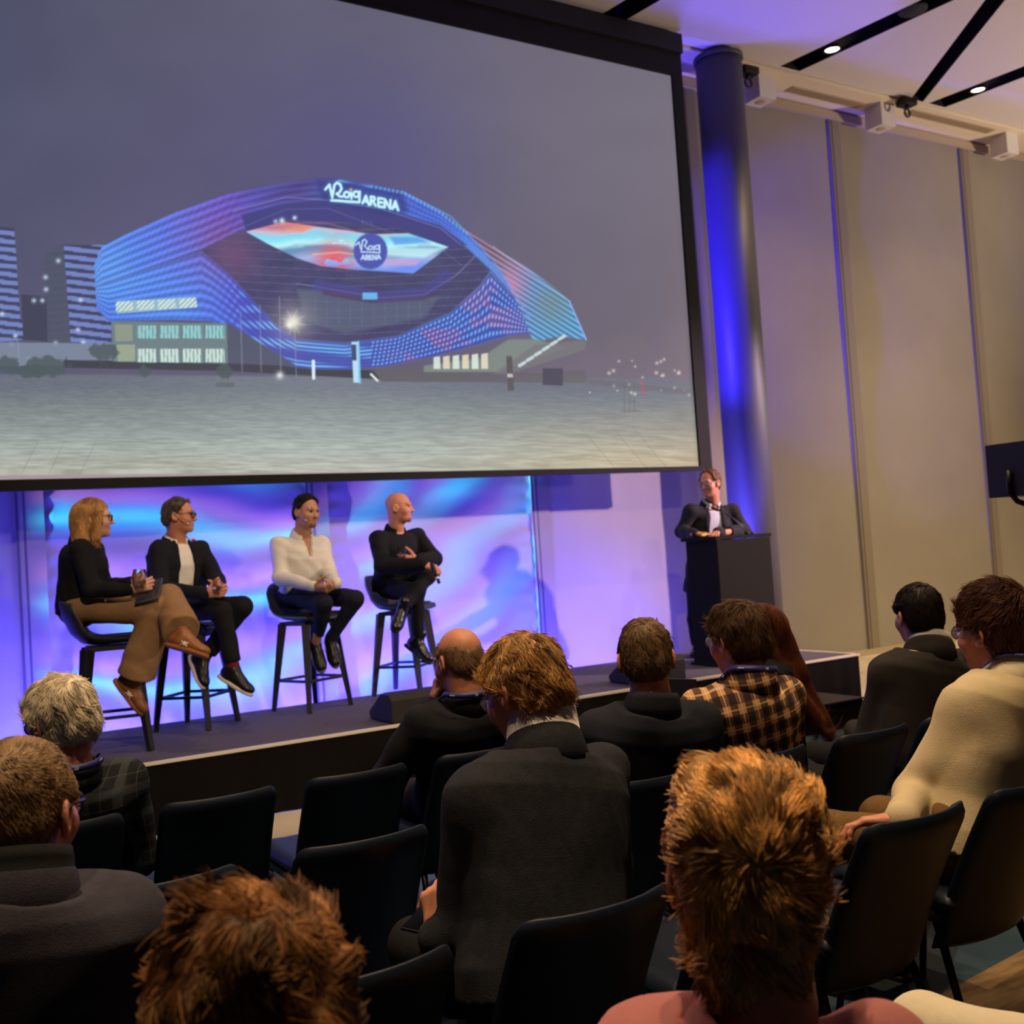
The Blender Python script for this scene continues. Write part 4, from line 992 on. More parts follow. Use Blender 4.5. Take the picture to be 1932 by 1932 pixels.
def lanyard(parent, c, up, lat, a, b, z0, marks, loc, name='lanyard', front=.30, drop=.05):
    up = unit(up); u = unit(np.array(lat)-(np.array(lat)@up)*up); v = np.cross(up, u)
    f = MB(); P = []; Wd = []; Rd = []
    for s in np.linspace(-1, 1, 61):
        ph = pi+s*radians(165); rd = u*sin(ph)+v*cos(ph); fr = max(0, abs(s)-.45)/.55
        P.append(c+u*sin(ph)*a+v*cos(ph)*b+up*(z0-drop*(.5+.5*cos(ph))-front*fr**1.6)+v*(.06*fr)); Rd.append(rd); Wd.append(unit(up*.82-rd*.55))
    V = []
    for p, w, r in zip(P, Wd, Rd):
        o = np.cross(w, np.cross(r, w)); o = unit(o)
        V += [p+w*.011, p+w*.011+o*.003, p-w*.011+o*.003, p-w*.011]
    n = len(P); F = [(i*4+j, i*4+(j+1) % 4, (i+1)*4+(j+1) % 4, (i+1)*4+j) for i in range(n-1) for j in range(4)]
    f.add(V, F, 0, True)
    o = f.build(name, mat('lanyard_blue', srgb(38, 40, 112), .5), parent); 
    g = MB()
    def quad(k, fr0, x0, x1, y0, y1):
        # little printed bars in the band's own frame
        i = int(k); p = P[i]; tg = unit(P[min(i+1, n-1)]-P[max(i-1, 0)]); w = Wd[i]; oo = unit(np.cross(w, np.cross(Rd[i], w)))
        q = [p+oo*.0036+tg*x+w*y for x, y in ((x0, y0), (x1, y0), (x1, y1), (x0, y1))]; g.add(q+[z+oo*.0006 for z in q], [(0, 3, 2, 1), (4, 5, 6, 7), (0, 1, 5, 4), (1, 2, 6, 5), (2, 3, 7, 6), (3, 0, 4, 7)])
    rg = np.random.default_rng(3)
    for m_ in marks:
        if m_[1] == 'w':                       # a word: five tiny upright bars with cross strokes
            for q in range(5): 
                x = -.011+q*.0046; quad(m_[0], 0, x, x+.0011, -.003, .0035); quad(m_[0], 0, x+.0022, x+.0032, -.003, .0015); quad(m_[0], 0, x, x+.0032, .0012, .0024) if q % 2 else quad(m_[0], 0, x, x+.0032, -.003, -.0019)
        else:                                  # an emblem: arc over bars
            for q in range(4): quad(m_[0], 0, -.006+q*.0032, -.0042+q*.0032, -.002, .001)
            quad(m_[0], 0, -.0075, .0075, .0025, .0036); quad(m_[0], 0, -.005, .005, -.0048, -.0038)
    g.build('print', mat('lanyard_print', srgb(200, 205, 235), .6), o)
    return o
def glasses_to(parent, H, R, loc, rim, hs=1.0, shape='round', thick=.0022, lensmat=None):
    T = lambda p: np.asarray(H)+R@(np.array(p)*hs)-loc
    e = MB(); z0 = .002; y0 = .108
    for x in (-1, 1):
        pts = []
        for a in np.linspace(0, 2*pi, 25)[:-1]:
            k = 1.0 if shape == 'round' else (abs(cos(a))**4+abs(sin(a))**4)**-.25
            pts.append(T((x*.034+.024*cos(a)*k, y0-.25*abs(x*.034+.024*cos(a)*k-x*.012)*.5, z0-.004+.019*sin(a)*k)))
        e.tube(pts, thick, 8, closed=True)
        e.tube([T((x*.06, y0-.011, z0+.004)), T((x*.076, .07, z0+.006)), T((x*.0875, .0, z0+.008)), T((x*.086, -.03, z0-.012))], thick*.9, 8)
    e.tube([T((-.011, y0, z0+.002)), T((0, y0+.003, z0+.005)), T((.011, y0, z0+.002))], thick, 8)
    o = e.build('glasses', rim, parent)
    for x in (-1, 1):
        f = MB(); V = [T((x*.034, y0-.006, z0-.004))]
        for a in np.linspace(0, 2*pi, 25)[:-1]:
            k = 1.0 if shape == 'round' else (abs(cos(a))**4+abs(sin(a))**4)**-.25
            V.append(T((x*.034+.024*cos(a)*k, y0-.25*abs(x*.034+.024*cos(a)*k-x*.012)*.5, z0-.004+.019*sin(a)*k)))
        F = [(0, 1+i, 1+(i+1) % 24) for i in range(24)]; off = R@np.array([0, .0012, 0]); n = len(V)
        f.add(V+[v+off for v in V], F+[(n, n+1+(i+1) % 24, n+1+i) for i in range(24)]+[(1+i, n+1+i, n+1+(i+1) % 24, 1+(i+1) % 24) for i in range(24)], 0, True); f.build('lens', lensmat or MATS['lens_glass'], o)
    return o
mat('lens_glass', (.9, .93, .97), .05, trans=.9, spec=.6)
def shoe(parent, an, toe, up, loc, spec):
    """an: ankle centre, toe: forward direction"""
    y = unit(toe); z = unit(np.array(up)-(np.array(up)@y)*y); x = np.cross(y, z); R = np.stack([x, y, z], 1)
    b = spec.get('boot', False); k = spec.get('size', 1.0)
    s = SDF(); s.ell((0, .075, -.058), (.045, .12, .034), k=.02); s.ell((0, .145, -.064), (.044, .055, .026), k=.03); s.ell((0, -.035, -.045), (.035, .045, .045), k=.03); s.cap((0, -.01, -.05), (0, -.005, .06 if b else .0), .042, .042, .03); s.cap((0, .02, -.01), (0, .085, -.04), .036, .034, .03)
    s.fn(lambda X, Y, Z: (-Z-.082)+0*X+0*Y, 'i', .004)
    V, Q = s.mesh(.006); T = lambda V: (V*k)@R.T+an-loc
    o = link('shoe', mesh_np('shoe', T(V), Q), spec['m'], parent)
    s = SDF(); s.ell((0, .11, -.09), (.049, .1, .04), k=.03); s.ell((0, -.025, -.09), (.04, .062, .04), k=.05); s.cap((0, .0, -.09), (0, .1, -.09), .04, .045, .02)
    s.fn(lambda X, Y, Z: np.abs(Z+.089)-(.013)+0*X+0*Y, 'i', .004); V, Q = s.mesh(.006)
    link('sole', mesh_np('sole', T(V), Q), spec['sole'], o)
    if 'lace' in spec:
        f = MB()
        for q in range(4): f.tube([T(np.array([[sx*.026, .03+q*.018, -.0165-q*.008+(.002 if sx == 0 else -.008)]]))[0] for sx in (-1, -.5, 0, .5, 1)], .0028, 6)
        f.build('laces', spec['lace'], o)
    if 'mark' in spec:
        for sx in (-1, 1):
            f = MB()
            for (y0, z0), (y1, z1) in spec['strokes']:
                pts = [np.array([[sx*(.0475-.10*max(0, -.045-zz)*0-.004*abs(zz+.06)*10), yy, zz]]) for yy, zz in ((y0, z0), ((y0+y1)/2, (z0+z1)/2), (y1, z1))]
                f.tube([T(p)[0] for p in pts], .0052, 6)
            f.build('side_mark', spec['mark'], o)
    return o
TAB = [(-.10, .165, .118, .0), (.03, .172, .124, 0), (.22, .160, .114, .0), (.42, .166, .12, .004), (.62, .186, .124, .004), (.76, .190, .116, -.006), (.86, .148, .100, -.014), (.93, .098, .082, -.014), (1.02, .072, .066, -.004)]
def build_person(label, J, sp, group=None):
    """J: joints in world space. Body (head, hands, inner body) is one mesh, the clothes and hair are its children."""
    loc = np.array(J['loc'], float); seed = sp.get('seed', 1); rg = np.random.default_rng(seed)
    H = np.array(J['head'], float); R = head_R(*J['hr']); hs = sp.get('hs', 1.04)
    W = {k: np.array(v, float) for k, v in J.items() if k not in ('hr',)}
    lat = unit(W['shR']-W['shL']); N = W['neck']; Pv = (W['hipL']+W['hipR'])/2
    up = unit(N-Pv); fwd = np.cross(up, lat)
    bw = sp.get('bw', 1.0); hh = sp.get('h', .008)
    # ---- body
    s = head_sdf(); nl = R.T@(N-H)/hs
    s.cap((0, -.022, -.06), nl+np.array([0, 0, -.02]), .054, .06, .03)
    s.cap((0, -.04, -.03), nl*.6+np.array([0, -.01, -.03]), .05, .055, .03)
    V, Q = s.mesh(sp.get('hh', .0045)); V = (V*hs)@R.T+H
    VV, QQ = [V], [Q]; n0 = len(V)
    s = SDF(); s.loft(Pv, N, lat, [(t, a*.8*bw, b*.8, c) for t, a, b, c in TAB], .03)
    s.cap(N-up*.05, N+up*.03, .062, .055, .03)
    for k in 'LR':
        s.cap(W['sh'+k], W['el'+k], .042, .036, .03); s.cap(W['el'+k], W['wr'+k], .034, .024, .02)
        if 'kn'+k in W: s.cap(W['hip'+k], W['kn'+k], .065, .048, .03); s.cap(W['kn'+k], W['an'+k], .044, .034, .02)
    V, Q = s.mesh(.014); VV.append(V); QQ.append(Q+n0); n0 += len(V)
    hd = sp.get('hands', {})
    for k in 'LR':
        if k in hd and hd[k]:
            s = SDF(); q = hd[k]
            hand_to(s, W['wr'+k]+unit(q['d'])*.012, q['d'], q['n'], 1 if k == 'R' else -1, q.get('curl', (.5, .7, .5)), q.get('spread', .1), q.get('size', 1.02), q.get('thumb', (.75, .55, .35)), q.get('tb', .5))
            V, Q = s.mesh(.0032); VV.append(V); QQ.append(Q+n0); n0 += len(V)
    skin = sp['skin']
    body = link('person', mesh_np('person', np.concatenate(VV)-loc, np.concatenate(QQ)), skin, None, loc); tag(body, label, 'person', group)
    TH = lambda P: (np.asarray(P)*hs)@R.T+H-loc
    # ---- face
    if sp.get('face', True):
        for x in (-1, 1):
            f = MB(); V = []; F = []
            for i in range(9):
                for j in range(16): th = pi*i/8; V.append((x*.031+.0125*sin(th)*cos(2*pi*j/16), .0805+.0125*cos(th), .004+.0125*sin(th)*sin(2*pi*j/16)))
            for i in range(8):
                for j in range(16): F.append((i*16+j, i*16+(j+1) % 16, (i+1)*16+(j+1) % 16, (i+1)*16+j))
            f.add(TH(V), F[:48], 1, True); f.add(TH(V), F[48:], 0, True); f.build('eye', [mat('eye_white', srgb(205, 198, 192), .3), mat('iris', srgb(40, 32, 28), .3)], body)
            s = SDF(); s.cap((x*.015, .0935, .026), (x*.034, .0925, .0315), .0032, .004, .004); s.cap((x*.034, .0925, .0315), (x*.05, .078, .026), .004, .0022, .004); V, Q = s.mesh(.0025); link('eyebrow', mesh_np('eyebrow', TH(V), Q), sp.get('brow', sp['hair']['m'] if 'hair' in sp else skin), body)
        s = SDF(); s.ell((0, .0905, -.0645), (.021, .0105, .0045), k=.003); s.ell((0, .0885, -.0735), (.018, .0105, .0055), k=.003); s.ell((0, .103, -.0685), (.022, .008, .001), k=.002, kind='s'); V, Q = s.mesh(.0025)
        link('lips', mesh_np('lips', TH(V), Q), sp.get('lip', mat('lip', srgb(165, 98, 84), .5)), body)
    if 'beard' in sp:
        s = SDF(); s.ell((0, .036, -.078), (.052, .054, .0455), k=.03); s.ell((0, .079, -.1), (.024, .02, .021), k=.022); s.ell((0, .09, -.056), (.024, .012, .006), k=.01)
        s.ell((0, .1, -.07), (.018, .02, .010), k=.006, kind='s'); s.fn(lambda X, Y, Z: Z+.05-.35*np.abs(X)+0*Y, 'i', .01); s.fn(lambda X, Y, Z: .01-Y+0*X+0*Z, 'i', .01)
        s.fn(wrinkle(.0015, 260, 3), 'd'); V, Q = s.mesh(.004); link('beard', mesh_np('beard', TH(V), Q), sp['beard'], body)
    # ---- hair
    if 'hair' in sp:
        hp = sp['hair']; V, Q = hair_geo(hp); SV, SQ, tt = strands(V, Q, hp, rg)
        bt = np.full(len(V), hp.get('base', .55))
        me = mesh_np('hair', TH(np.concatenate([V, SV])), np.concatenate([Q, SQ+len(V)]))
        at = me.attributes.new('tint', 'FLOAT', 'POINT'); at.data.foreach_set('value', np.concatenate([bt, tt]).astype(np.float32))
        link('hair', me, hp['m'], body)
    # ---- upper clothing
    def garment(name, g):
        s = SDF(); o = g.get('o', .016)
        lo = g.get('lo', 0.0)
        tb = [(t, (a+o)*bw, b*sp.get('bd', 1.0)+o, c) for t, a, b, c in TAB if t >= lo-.101]
        tb = [r for r in tb if r[0] < g.get('top', .99)] or tb
        s.loft(Pv, N, lat, tb, .03, 2.25)
        for k in 'LR':
            if g.get('sleeves', True):
                sr = g.get('sr', 1.0)
                inn = N-up*.07+(W['sh'+k]-N)*.30
                s.cap(inn, W['sh'+k]+up*.0, .052+o*.4, .053*sr+o*.6, .05)
                s.cap(W['sh'+k], W['el'+k], .054*sr+o*.6, .048*sr+o*.6, g.get('ak', .022)); s.cap(W['el'+k], W['el'+k]+(W['wr'+k]-W['el'+k])*g.get('sl', .97), .046*sr+o*.6, .032*sr+o*.6, .025)
        for extra in g.get('extra', ()): s.cap(*extra)
        for q in g.get('cut', ()): s.fn(q, 'i', .008)
        rN = .058*hs
        s.fn(lambda X, Y, Z: rN-np.sqrt(np.maximum((X-N[0])**2+(Y-N[1])**2, 1e-9))-np.maximum(N[2]-.03-Z, 0)*3, 'i', .008) if g.get('neckhole', False) else None
        s.fn(wrinkle(g.get('wr', .005), g.get('ws', 17), seed+3, g.get('wax')), 'd')
        if g.get('wr2'): s.fn(wrinkle(g['wr2'], 42, seed+9, (0, 0, 1)), 'd')
        V, Q = s.mesh(g.get('h', hh)); ob = link(name, mesh_np(name, V-loc, Q), g['m'], body)
        return ob
    for nm, g in sp.get('tops', ()):
        ob = garment(nm, g)
        if 'collar' in g:
            c = dict(a=.072, b=.075, h=.034, th=.006, a0=35, a1=325, flare=.014, up=.012, drop=.03, back=.012); c.update(g['collar'])
            f = MB(); V, F = ring_geo(N+up*c['up']-fwd*c['back'], unit(up+fwd*.12), lat, c['a']*hs, c['b']*hs, c['h'], c['th'], c['a0'], c['a1'], c['flare'], drop=c['drop'], dp=c.get('dp', .05)); f.add(np.array(V)-loc, F, 0, True); f.build('collar', c.get('m', g['m']), ob)
    # ---- trousers, shoes
    if 'trousers' in sp:
        g = sp['trousers']; r = g.get('r', (.088, .066, .062, .05)); s = SDF(); s.ell(Pv, (.178*bw, .135, .115), np.stack([lat, fwd, up], 1), k=.03)
        for k in 'LR':
            s.cap(W['hip'+k], W['kn'+k], r[0], r[1], .03); e = W['kn'+k]+(W['an'+k]-W['kn'+k])*g.get('len', .93); s.cap(W['kn'+k], e, r[2], r[3], .025); dd = unit(e-W['kn'+k]); s.fn((lambda e, dd: lambda X, Y, Z: np.minimum((X-e[0])*dd[0]+(Y-e[1])*dd[1]+(Z-e[2])*dd[2]-.01, .17-np.sqrt((X-e[0])**2+(Y-e[1])**2+(Z-e[2])**2)))(e, dd), 'i', .006)
        s.fn(wrinkle(g.get('wr', .005), 17, seed+5), 'd'); V, Q = s.mesh(hh); link('trousers', mesh_np('trousers', V-loc, Q), g['m'], body)
    if 'shoes' in sp:
        for k in 'LR': shoe(body, W['an'+k], W['toe'+k], W.get('fu'+k, np.array([0, 0, 1.0])), loc, sp['shoes'])
    if 'socks' in sp:
        for k in 'LR':
            f = MB(); d = W['kn'+k]-W['an'+k]; f.tube([W['an'+k]-loc-unit(d)*.02, W['an'+k]-loc+d*.22], .043, 16); f.build('sock', sp['socks'], body)
    if 'glasses' in sp: glasses_to(body, H, R, loc, sp['glasses'], hs, sp.get('gshape', 'round'), sp.get('gt', .0022), sp.get('glens'))
    if 'lanyard' in sp: lanyard(body, N-loc-fwd*sp['lanyard'].get('back', .0), up, lat, sp['lanyard'].get('a', .092), sp['lanyard'].get('b', .092), sp['lanyard'].get('z', .02), sp['lanyard']['marks'], loc, front=sp['lanyard'].get('front', .3))
    if sp.get('mic'):
        x = sp['mic']; f = MB(); f.tube([TH([p])[0] for p in ((x*.088, -.02, .02), (x*.09, .0, .0), (x*.078, .04, -.045), (x*.068, .068, -.062))], .0022, 6)
        f.build('headset_boom', mat('mic_beige', srgb(200, 160, 130), .6), body); f = MB(); c = TH([(x*.066, .074, -.064)])[0]
        for i in range(1): f.tube([c-(R@np.array([0, .008, 0])), c-(R@np.array([0, .004, 0])), c, c+(R@np.array([0, .006, 0]))], [.003, .0065, .007, .003], 10)
        f.build('headset_microphone', mat('mic_foam', srgb(225, 215, 205), .8), body)
    return body, dict(N=N, up=up, lat=lat, fwd=fwd, TH=TH, loc=loc)

# ------------------------------------------------------------------ cloth and skin
def cloth(name, c, rough=.88, b=.25, var=.10, vs=30): return mat(name, srgb(*c), rough, bump=b, bscale=420, var=var, vscale=vs, spec=.25)
def skinm(name, c): return mat(name, srgb(*c), .5, var=.07, vscale=40, bump=.04, bscale=300, spec=.4)
SK1 = skinm('skin_fair', (206, 152, 126)); SK2 = skinm('skin_tan', (196, 142, 114)); SK3 = skinm('skin_ruddy', (205, 138, 110))
def plaid(name, base, lines, rot=0.0, rough=.9):
    """woven check: lines = (axis, period, offset, width, colour, strength)"""
    mt = bpy.data.materials.new(name); mt.use_nodes = True; t = NT(mt.node_tree); b = t.n['Principled BSDF']
    tc = t.new('ShaderNodeTexCoord').outputs['Object']; mp = t.new('ShaderNodeMapping'); mp.inputs['Rotation'].default_value = (0, rot, 0); t.l.new(tc, mp.inputs[0])
    sp = t.new('ShaderNodeSeparateXYZ'); t.l.new(mp.outputs[0], sp.inputs[0]); c = srgb(*base)
    out = None
    for ax, per, off, wd_, cc, st in lines:
        co = sp.outputs['XYZ'.index(ax)]
        if ax == 'X': co = t.math('SUBTRACT', sp.outputs[0], t.math('MULTIPLY', sp.outputs[1], .6))
        fr = t.math('FRACT', t.math('ADD', t.math('DIVIDE', co, per), off)); d = t.math('ABSOLUTE', t.math('SUBTRACT', fr, .5))
        k = t.math('MULTIPLY', t.math('MINIMUM', t.math('MAXIMUM', t.math('DIVIDE', t.math('SUBTRACT', wd_/2, d), .05), 0), 1), st)
        out = t.mix(k, out if out is not None else c, srgb(*cc))
    t.l.new(out, b.inputs['Base Color']); b.inputs['Roughness'].default_value = rough; b.inputs['Specular IOR Level'].default_value = .2
    MATS[name] = mt; return mt

# ------------------------------------------------------------------ people on the stage
D = atd
def clasp(d, n, **k): q = dict(d=np.array(d, float), n=np.array(n, float)); q.update(k); return q
r0 = CR; toCam = -CF
blacktr = cloth('trousers_black', (20, 20, 24)); navytr = cloth('trousers_navy', (26, 28, 46)); tan_ = cloth('trousers_tan', (146, 112, 78), var=.08)
blackwool = cloth('sweater_black', (17, 17, 20), var=.2); navyblz = cloth('blazer_navy', (22, 23, 32)); whsh = cloth('shirt_white', (226, 220, 212), .8, .1, .02)
lowzip = mat('metal_bright', (.8, .8, .8), .25, metal=1)

# woman on the left stool
Jw = dict(loc=(1.31, 7.10, SZ), head=D(177, 977, 6.72), hr=(-98, 2, 0), neck=D(161, 1020, 6.74), shR=D(152, 1038, 6.58), shL=D(176, 1038, 6.92),
          elR=D(173, 1112, 6.52), wrR=D(246, 1112, 6.52), elL=D(196, 1106, 6.92), wrL=D(247, 1101, 6.70), hipR=D(150, 1148, 6.66), hipL=D(152, 1146, 6.82),
          knR=D(296, 1152, 6.60), anR=D(253, 1284, 6.62), toeR=unit(r0*.62-CU*.78), fuR=unit(r0*.7+CU*.6), knL=D(318, 1126, 6.72), anL=D(346, 1196, 6.42), toeL=unit(r0*.93-CU*.22+toCam*.2), fuL=unit(CU*.95+CF*.35+r0*.2))
gold = mat('shoe_brown', srgb(140, 84, 34), .45, var=.25, vscale=14, spec=.6); gumsole = mat('sole_gum', srgb(150, 92, 48), .7, bump=.3)
X_ = (((.03, -.05), (.075, -.072)), ((.03, -.072), (.075, -.05)), ((.052, -.046), (.052, -.076)))
hw = hair_mat('hair_blonde', srgb(178, 130, 78))
body, f = build_person('woman with shoulder-length blonde hair and tan trousers, legs crossed on the leftmost stool', Jw, dict(seed=2, skin=SK1, hs=1.0, bw=.9,
    hair=dict(m=hw, kind='bob', t=.014, n=6000, L=.06, lift=.08, r=.0014, K=6, mess=.10, rnd=.03, tv=.22, clump=.03, rough=.004, rs=30, base=.7),
    tops=[('sweater', dict(m=blackwool, o=.018, wr=.007, ws=15, lo=.0, collar=dict(h=.02, flare=.004, a0=0, a1=360)))],
    trousers=dict(m=tan_, r=(.094, .078, .082, .118), wr=.007, len=.9), shoes=dict(m=gold, sole=gumsole, lace=mat('lace_white', srgb(225, 220, 210), .8), mark=mat('mark_cream', srgb(228, 214, 190), .7), strokes=X_),
    glasses=mat('frame_black', srgb(22, 18, 18), .3), gshape='sq', gt=.0032, hands=dict(R=clasp(r0*.9+CU*.25+CF*.15, CF*.75+CU*.1, curl=(.7, .8, .5)), L=clasp(r0*.9+CU*.15-CF*.3, -CF*.8-CU*.2, curl=(.6, .7, .5)))), 'panel on the stage')
o = MB(); c = D(199, 1131, 6.55)-np.array(Jw['loc']); o.tube([c+CU*.022, c+CU*.01, c-CU*.014], [.004, .005, .007], 8); o.build('belt_charm', lowzip, body)

# man with navy blazer
J2 = dict(loc=(1.95, 7.68, SZ), head=D(338, 972, 7.55), hr=(-117, 2, 0), neck=D(334, 1018, 7.58), shR=D(301, 1037, 7.44), shL=D(378, 1038, 7.68), elR=D(303, 1112, 7.24), wrR=D(386, 1121, 7.10), elL=D(408, 1094, 7.56), wrL=D(414, 1108, 7.26),
          hipR=D(320, 1146, 7.50), hipL=D(352, 1144, 7.64), knR=D(418, 1153, 7.14), anR=D(441, 1262, 7.10), toeR=unit(r0*.85-CU*.42+toCam*.3), fuR=unit(CU+r0*.35), knL=D(458, 1146, 7.34), anL=D(385, 1240, 7.36), toeL=unit(r0*.45-CU*.72+toCam*.5), fuL=unit(CU*.7+r0*.6))
def vcut(N, up, lat, fwd, w, depth):
    """wedge opening at the front of a jacket, widest in the middle"""
    def fn(X, Y, Z):
        x = X-N[0]; y = Y-N[1]; z = Z-N[2]
        u = np.abs(x*lat[0]+y*lat[1]+z*lat[2]); h = x*up[0]+y*up[1]+z*up[2]; q = x*fwd[0]+y*fwd[1]+z*fwd[2]
        wid = np.interp(h, [-depth-.05, -depth, -.18, -.02, .05], [w[0], w[0], w[1], w[2], w[2]])
        return np.minimum(wid-u, q-.015)
    return fn
def frame(J):
    lat = unit(np.array(J['shR'])-np.array(J['shL'])); N = np.array(J['neck']); P = (np.array(J['hipL'])+np.array(J['hipR']))/2; up = unit(N-P); return N, up, lat, np.cross(up, lat)
def lapels(J, w, depth, o=.02):
    N, up, lat, fwd = frame(J); out = []
    for s in (-1, 1):
        a = N+lat*s*(w[2]+.012)+fwd*.055-up*.02; m_ = N+lat*s*(w[1]+.02)+fwd*.128-up*.19; b = N+lat*s*(w[0]+.008)+fwd*.142-up*depth
        out += [(a, m_, .016, .026, .02, (fwd, .55)), (m_, b, .026, .012, .02, (fwd, .5))]
    return out
w2 = (.045, .062, .045); N2 = frame(J2)
build_person('man in navy blazer, white shirt and red socks on the second stool', J2, dict(seed=3, skin=SK3, hs=1.02, bw=1.1,
    hair=dict(m=hair_mat('hair_steel', srgb(92, 80, 68)), kind='crop', t=.007, n=4000, L=.028, lift=.2, r=.0012, comb=(0, -.5, 0), tv=.25, base=.75, nape=.08),
    tops=[('shirt', dict(m=whsh, o=.010, sleeves=False, wr=.003, collar=dict(h=.03, a0=25, a1=335, flare=.016, dp=.0))),
          ('blazer', dict(m=navyblz, o=.024, wr=.006, cut=[vcut(*N2, w2, .50)], extra=lapels(J2, w2, .45), collar=dict(a=.082, b=.084, h=.03, a0=55, a1=305, flare=.02, up=.0)))],
    trousers=dict(m=blacktr, r=(.09, .07, .066, .058), len=.86), socks=mat('sock_red', srgb(120, 22, 30), .9), shoes=dict(m=mat('shoe_black', srgb(20, 20, 22), .4), sole=mat('sole_white', srgb(218, 206, 190), .6), lace=blk),
    glasses=mat('frame_black', srgb(22, 18, 18), .3), gshape='sq', gt=.0028, mic=1, hands=dict(R=clasp(r0*.9+CU*.12, CU*.2+CF*.9, curl=(.6, .8, .5)), L=clasp(-r0*.25-CF*.75-CU*.3, -r0*.8+CU*.1-CF*.3, curl=(.7, .8, .6)))), 'panel on the stage')
o = MB(); c = D(365, 1019, 7.42); o.tube([c-r0*.012, c, c+r0*.016], [.006, .011, .006], 8); tag(o.build('lapel_pin', mat('pin_red', srgb(205, 60, 40), .5)), 'small red pin on the lapel of the navy blazer', 'pin')

# man in white shirt
J3 = dict(loc=(2.85, 7.80, SZ), head=D(578, 964, 8.08), hr=(-158, 9, 0), neck=D(572, 1010, 8.16), shR=D(527, 1028, 8.06), shL=D(606, 1027, 8.28), elR=D(528, 1090, 7.98), wrR=D(592, 1106, 7.74), elL=D(622, 1083, 8.14), wrL=D(634, 1101, 7.78),
          hipR=D(550, 1122, 8.12), hipL=D(588, 1120, 8.22), knR=D(612, 1139, 7.74), anR=D(595, 1216, 7.94), toeR=unit(r0*.35-CU*.62+toCam*.7), fuR=unit(CU*.8+toCam*.6), knL=D(670, 1131, 7.90), anL=D(623, 1206, 7.96), toeL=unit(r0*.3-CU*.68+toCam*.65), fuL=unit(CU*.8+toCam*.6))
ZZ = (((.02, -.05), (.05, -.06)), ((.05, -.06), (.03, -.075)), ((.03, -.075), (.07, -.08)))
build_person('dark-haired man in a white shirt and navy trousers on the third stool', J3, dict(seed=4, skin=SK2, hs=1.0, bw=1.02,
    hair=dict(m=hair_mat('hair_black', srgb(34, 27, 24)), kind='crop', t=.008, n=4000, L=.024, lift=.2, r=.0012, comb=(0, -.4, .2), vol=.006, base=.7, nape=.075),
    tops=[('shirt', dict(m=whsh, o=.014, wr=.006, ws=19, lo=.08, sr=1.02, cut=[vcut(*frame(J3), (.0, .004, .034), .16)], collar=dict(h=.036, a0=28, a1=332, flare=.02)))],
    trousers=dict(m=navytr, r=(.088, .066, .062, .048), len=.95), shoes=dict(m=mat('shoe_black', srgb(20, 20, 22), .4), sole=mat('sole_grey', srgb(120, 112, 108), .6), lace=blk, mark=mat('mark_grey', srgb(190, 188, 200), .6), strokes=ZZ), lip=mat('lip_dark', srgb(140, 84, 72), .5), beard=mat('stubble', srgb(128, 90, 72), .8),
    mic=1, hands=dict(R=clasp(r0*.85+toCam*.35-CU*.15, CF*.6+CU*.5, curl=(.6, .8, .6)), L=clasp(-r0*.8+toCam*.35-CU*.4, CF*.75-r0*.1, curl=(.7, .8, .6)))), 'panel on the stage')
o = MB(); N, up, lat, fwd = frame(J3)
c = np.array(J3['wrL'])-unit(np.array(J3['wrL'])-np.array(J3['elL']))*.02; ax = unit(np.array(J3['wrL'])-np.array(J3['elL'])); q1 = unit(np.cross(ax, CU)); q2 = np.cross(ax, q1)
o.tube([c+q1*.035*cos(a)+q2*.035*sin(a) for a in np.linspace(0, 2*pi, 19)[:-1]], .006, 8, closed=True); o.box(c+q1*.0+toCam*.036, (.03, .02, .03)); tag(o.build('wristwatch', blk), 'dark wristwatch on the white-shirted man\'s wrist', 'watch')

# bald man in black
J4 = dict(loc=(3.72, 7.95, SZ), head=D(753, 957, 8.72), hr=(-129, 2, 0), neck=D(748, 1000, 8.76), shR=D(713, 1017, 8.60), shL=D(788, 1012, 8.88), elR=D(722, 1068, 8.36), wrR=D(800, 1066, 8.22), elL=D(820, 1053, 8.72), wrL=D(789, 1056, 8.44),
          hipR=D(733, 1106, 8.66), hipL=D(760, 1104, 8.80), knR=D(786, 1116, 8.36), anR=D(789, 1208, 8.42), toeR=unit(r0*.72-CU*.45+toCam*.45), fuR=unit(CU+r0*.5), knL=D(806, 1089, 8.46), anL=D(760, 1147, 8.20), toeL=unit(-r0*.15-CU*.45+toCam*.85), fuL=unit(CU*.7+toCam*.5+r0*.2))
blackjk = cloth('overshirt_black', (17, 17, 22)); boot = mat('boot_black', srgb(18, 18, 20), .28, spec=.6)
build_person('bald man with a short beard, all in black, on the fourth stool', J4, dict(seed=5, skin=SK3, hs=1.02, bw=1.04, beard=mat('beard_ginger', srgb(150, 96, 66), .8), brow=mat('brow_fair', srgb(150, 105, 75), .8),
    tops=[('overshirt', dict(m=blackjk, o=.022, wr=.007, collar=dict(h=.036, a0=30, a1=330, flare=.018)))], trousers=dict(m=blacktr, r=(.088, .068, .064, .05), len=.9), shoes=dict(m=boot, sole=mat('sole_dark', srgb(14, 14, 14), .6), boot=True),
    hands=dict(R=clasp(r0*.85-CU*.25+CF*.1, -CU*.7+toCam*-.4, curl=(.6, .9, .6)), L=clasp(-r0*.95+CU*.05+toCam*.15, CF*.8+CU*.1, curl=(.55, .7, .5)))), 'panel on the stage')

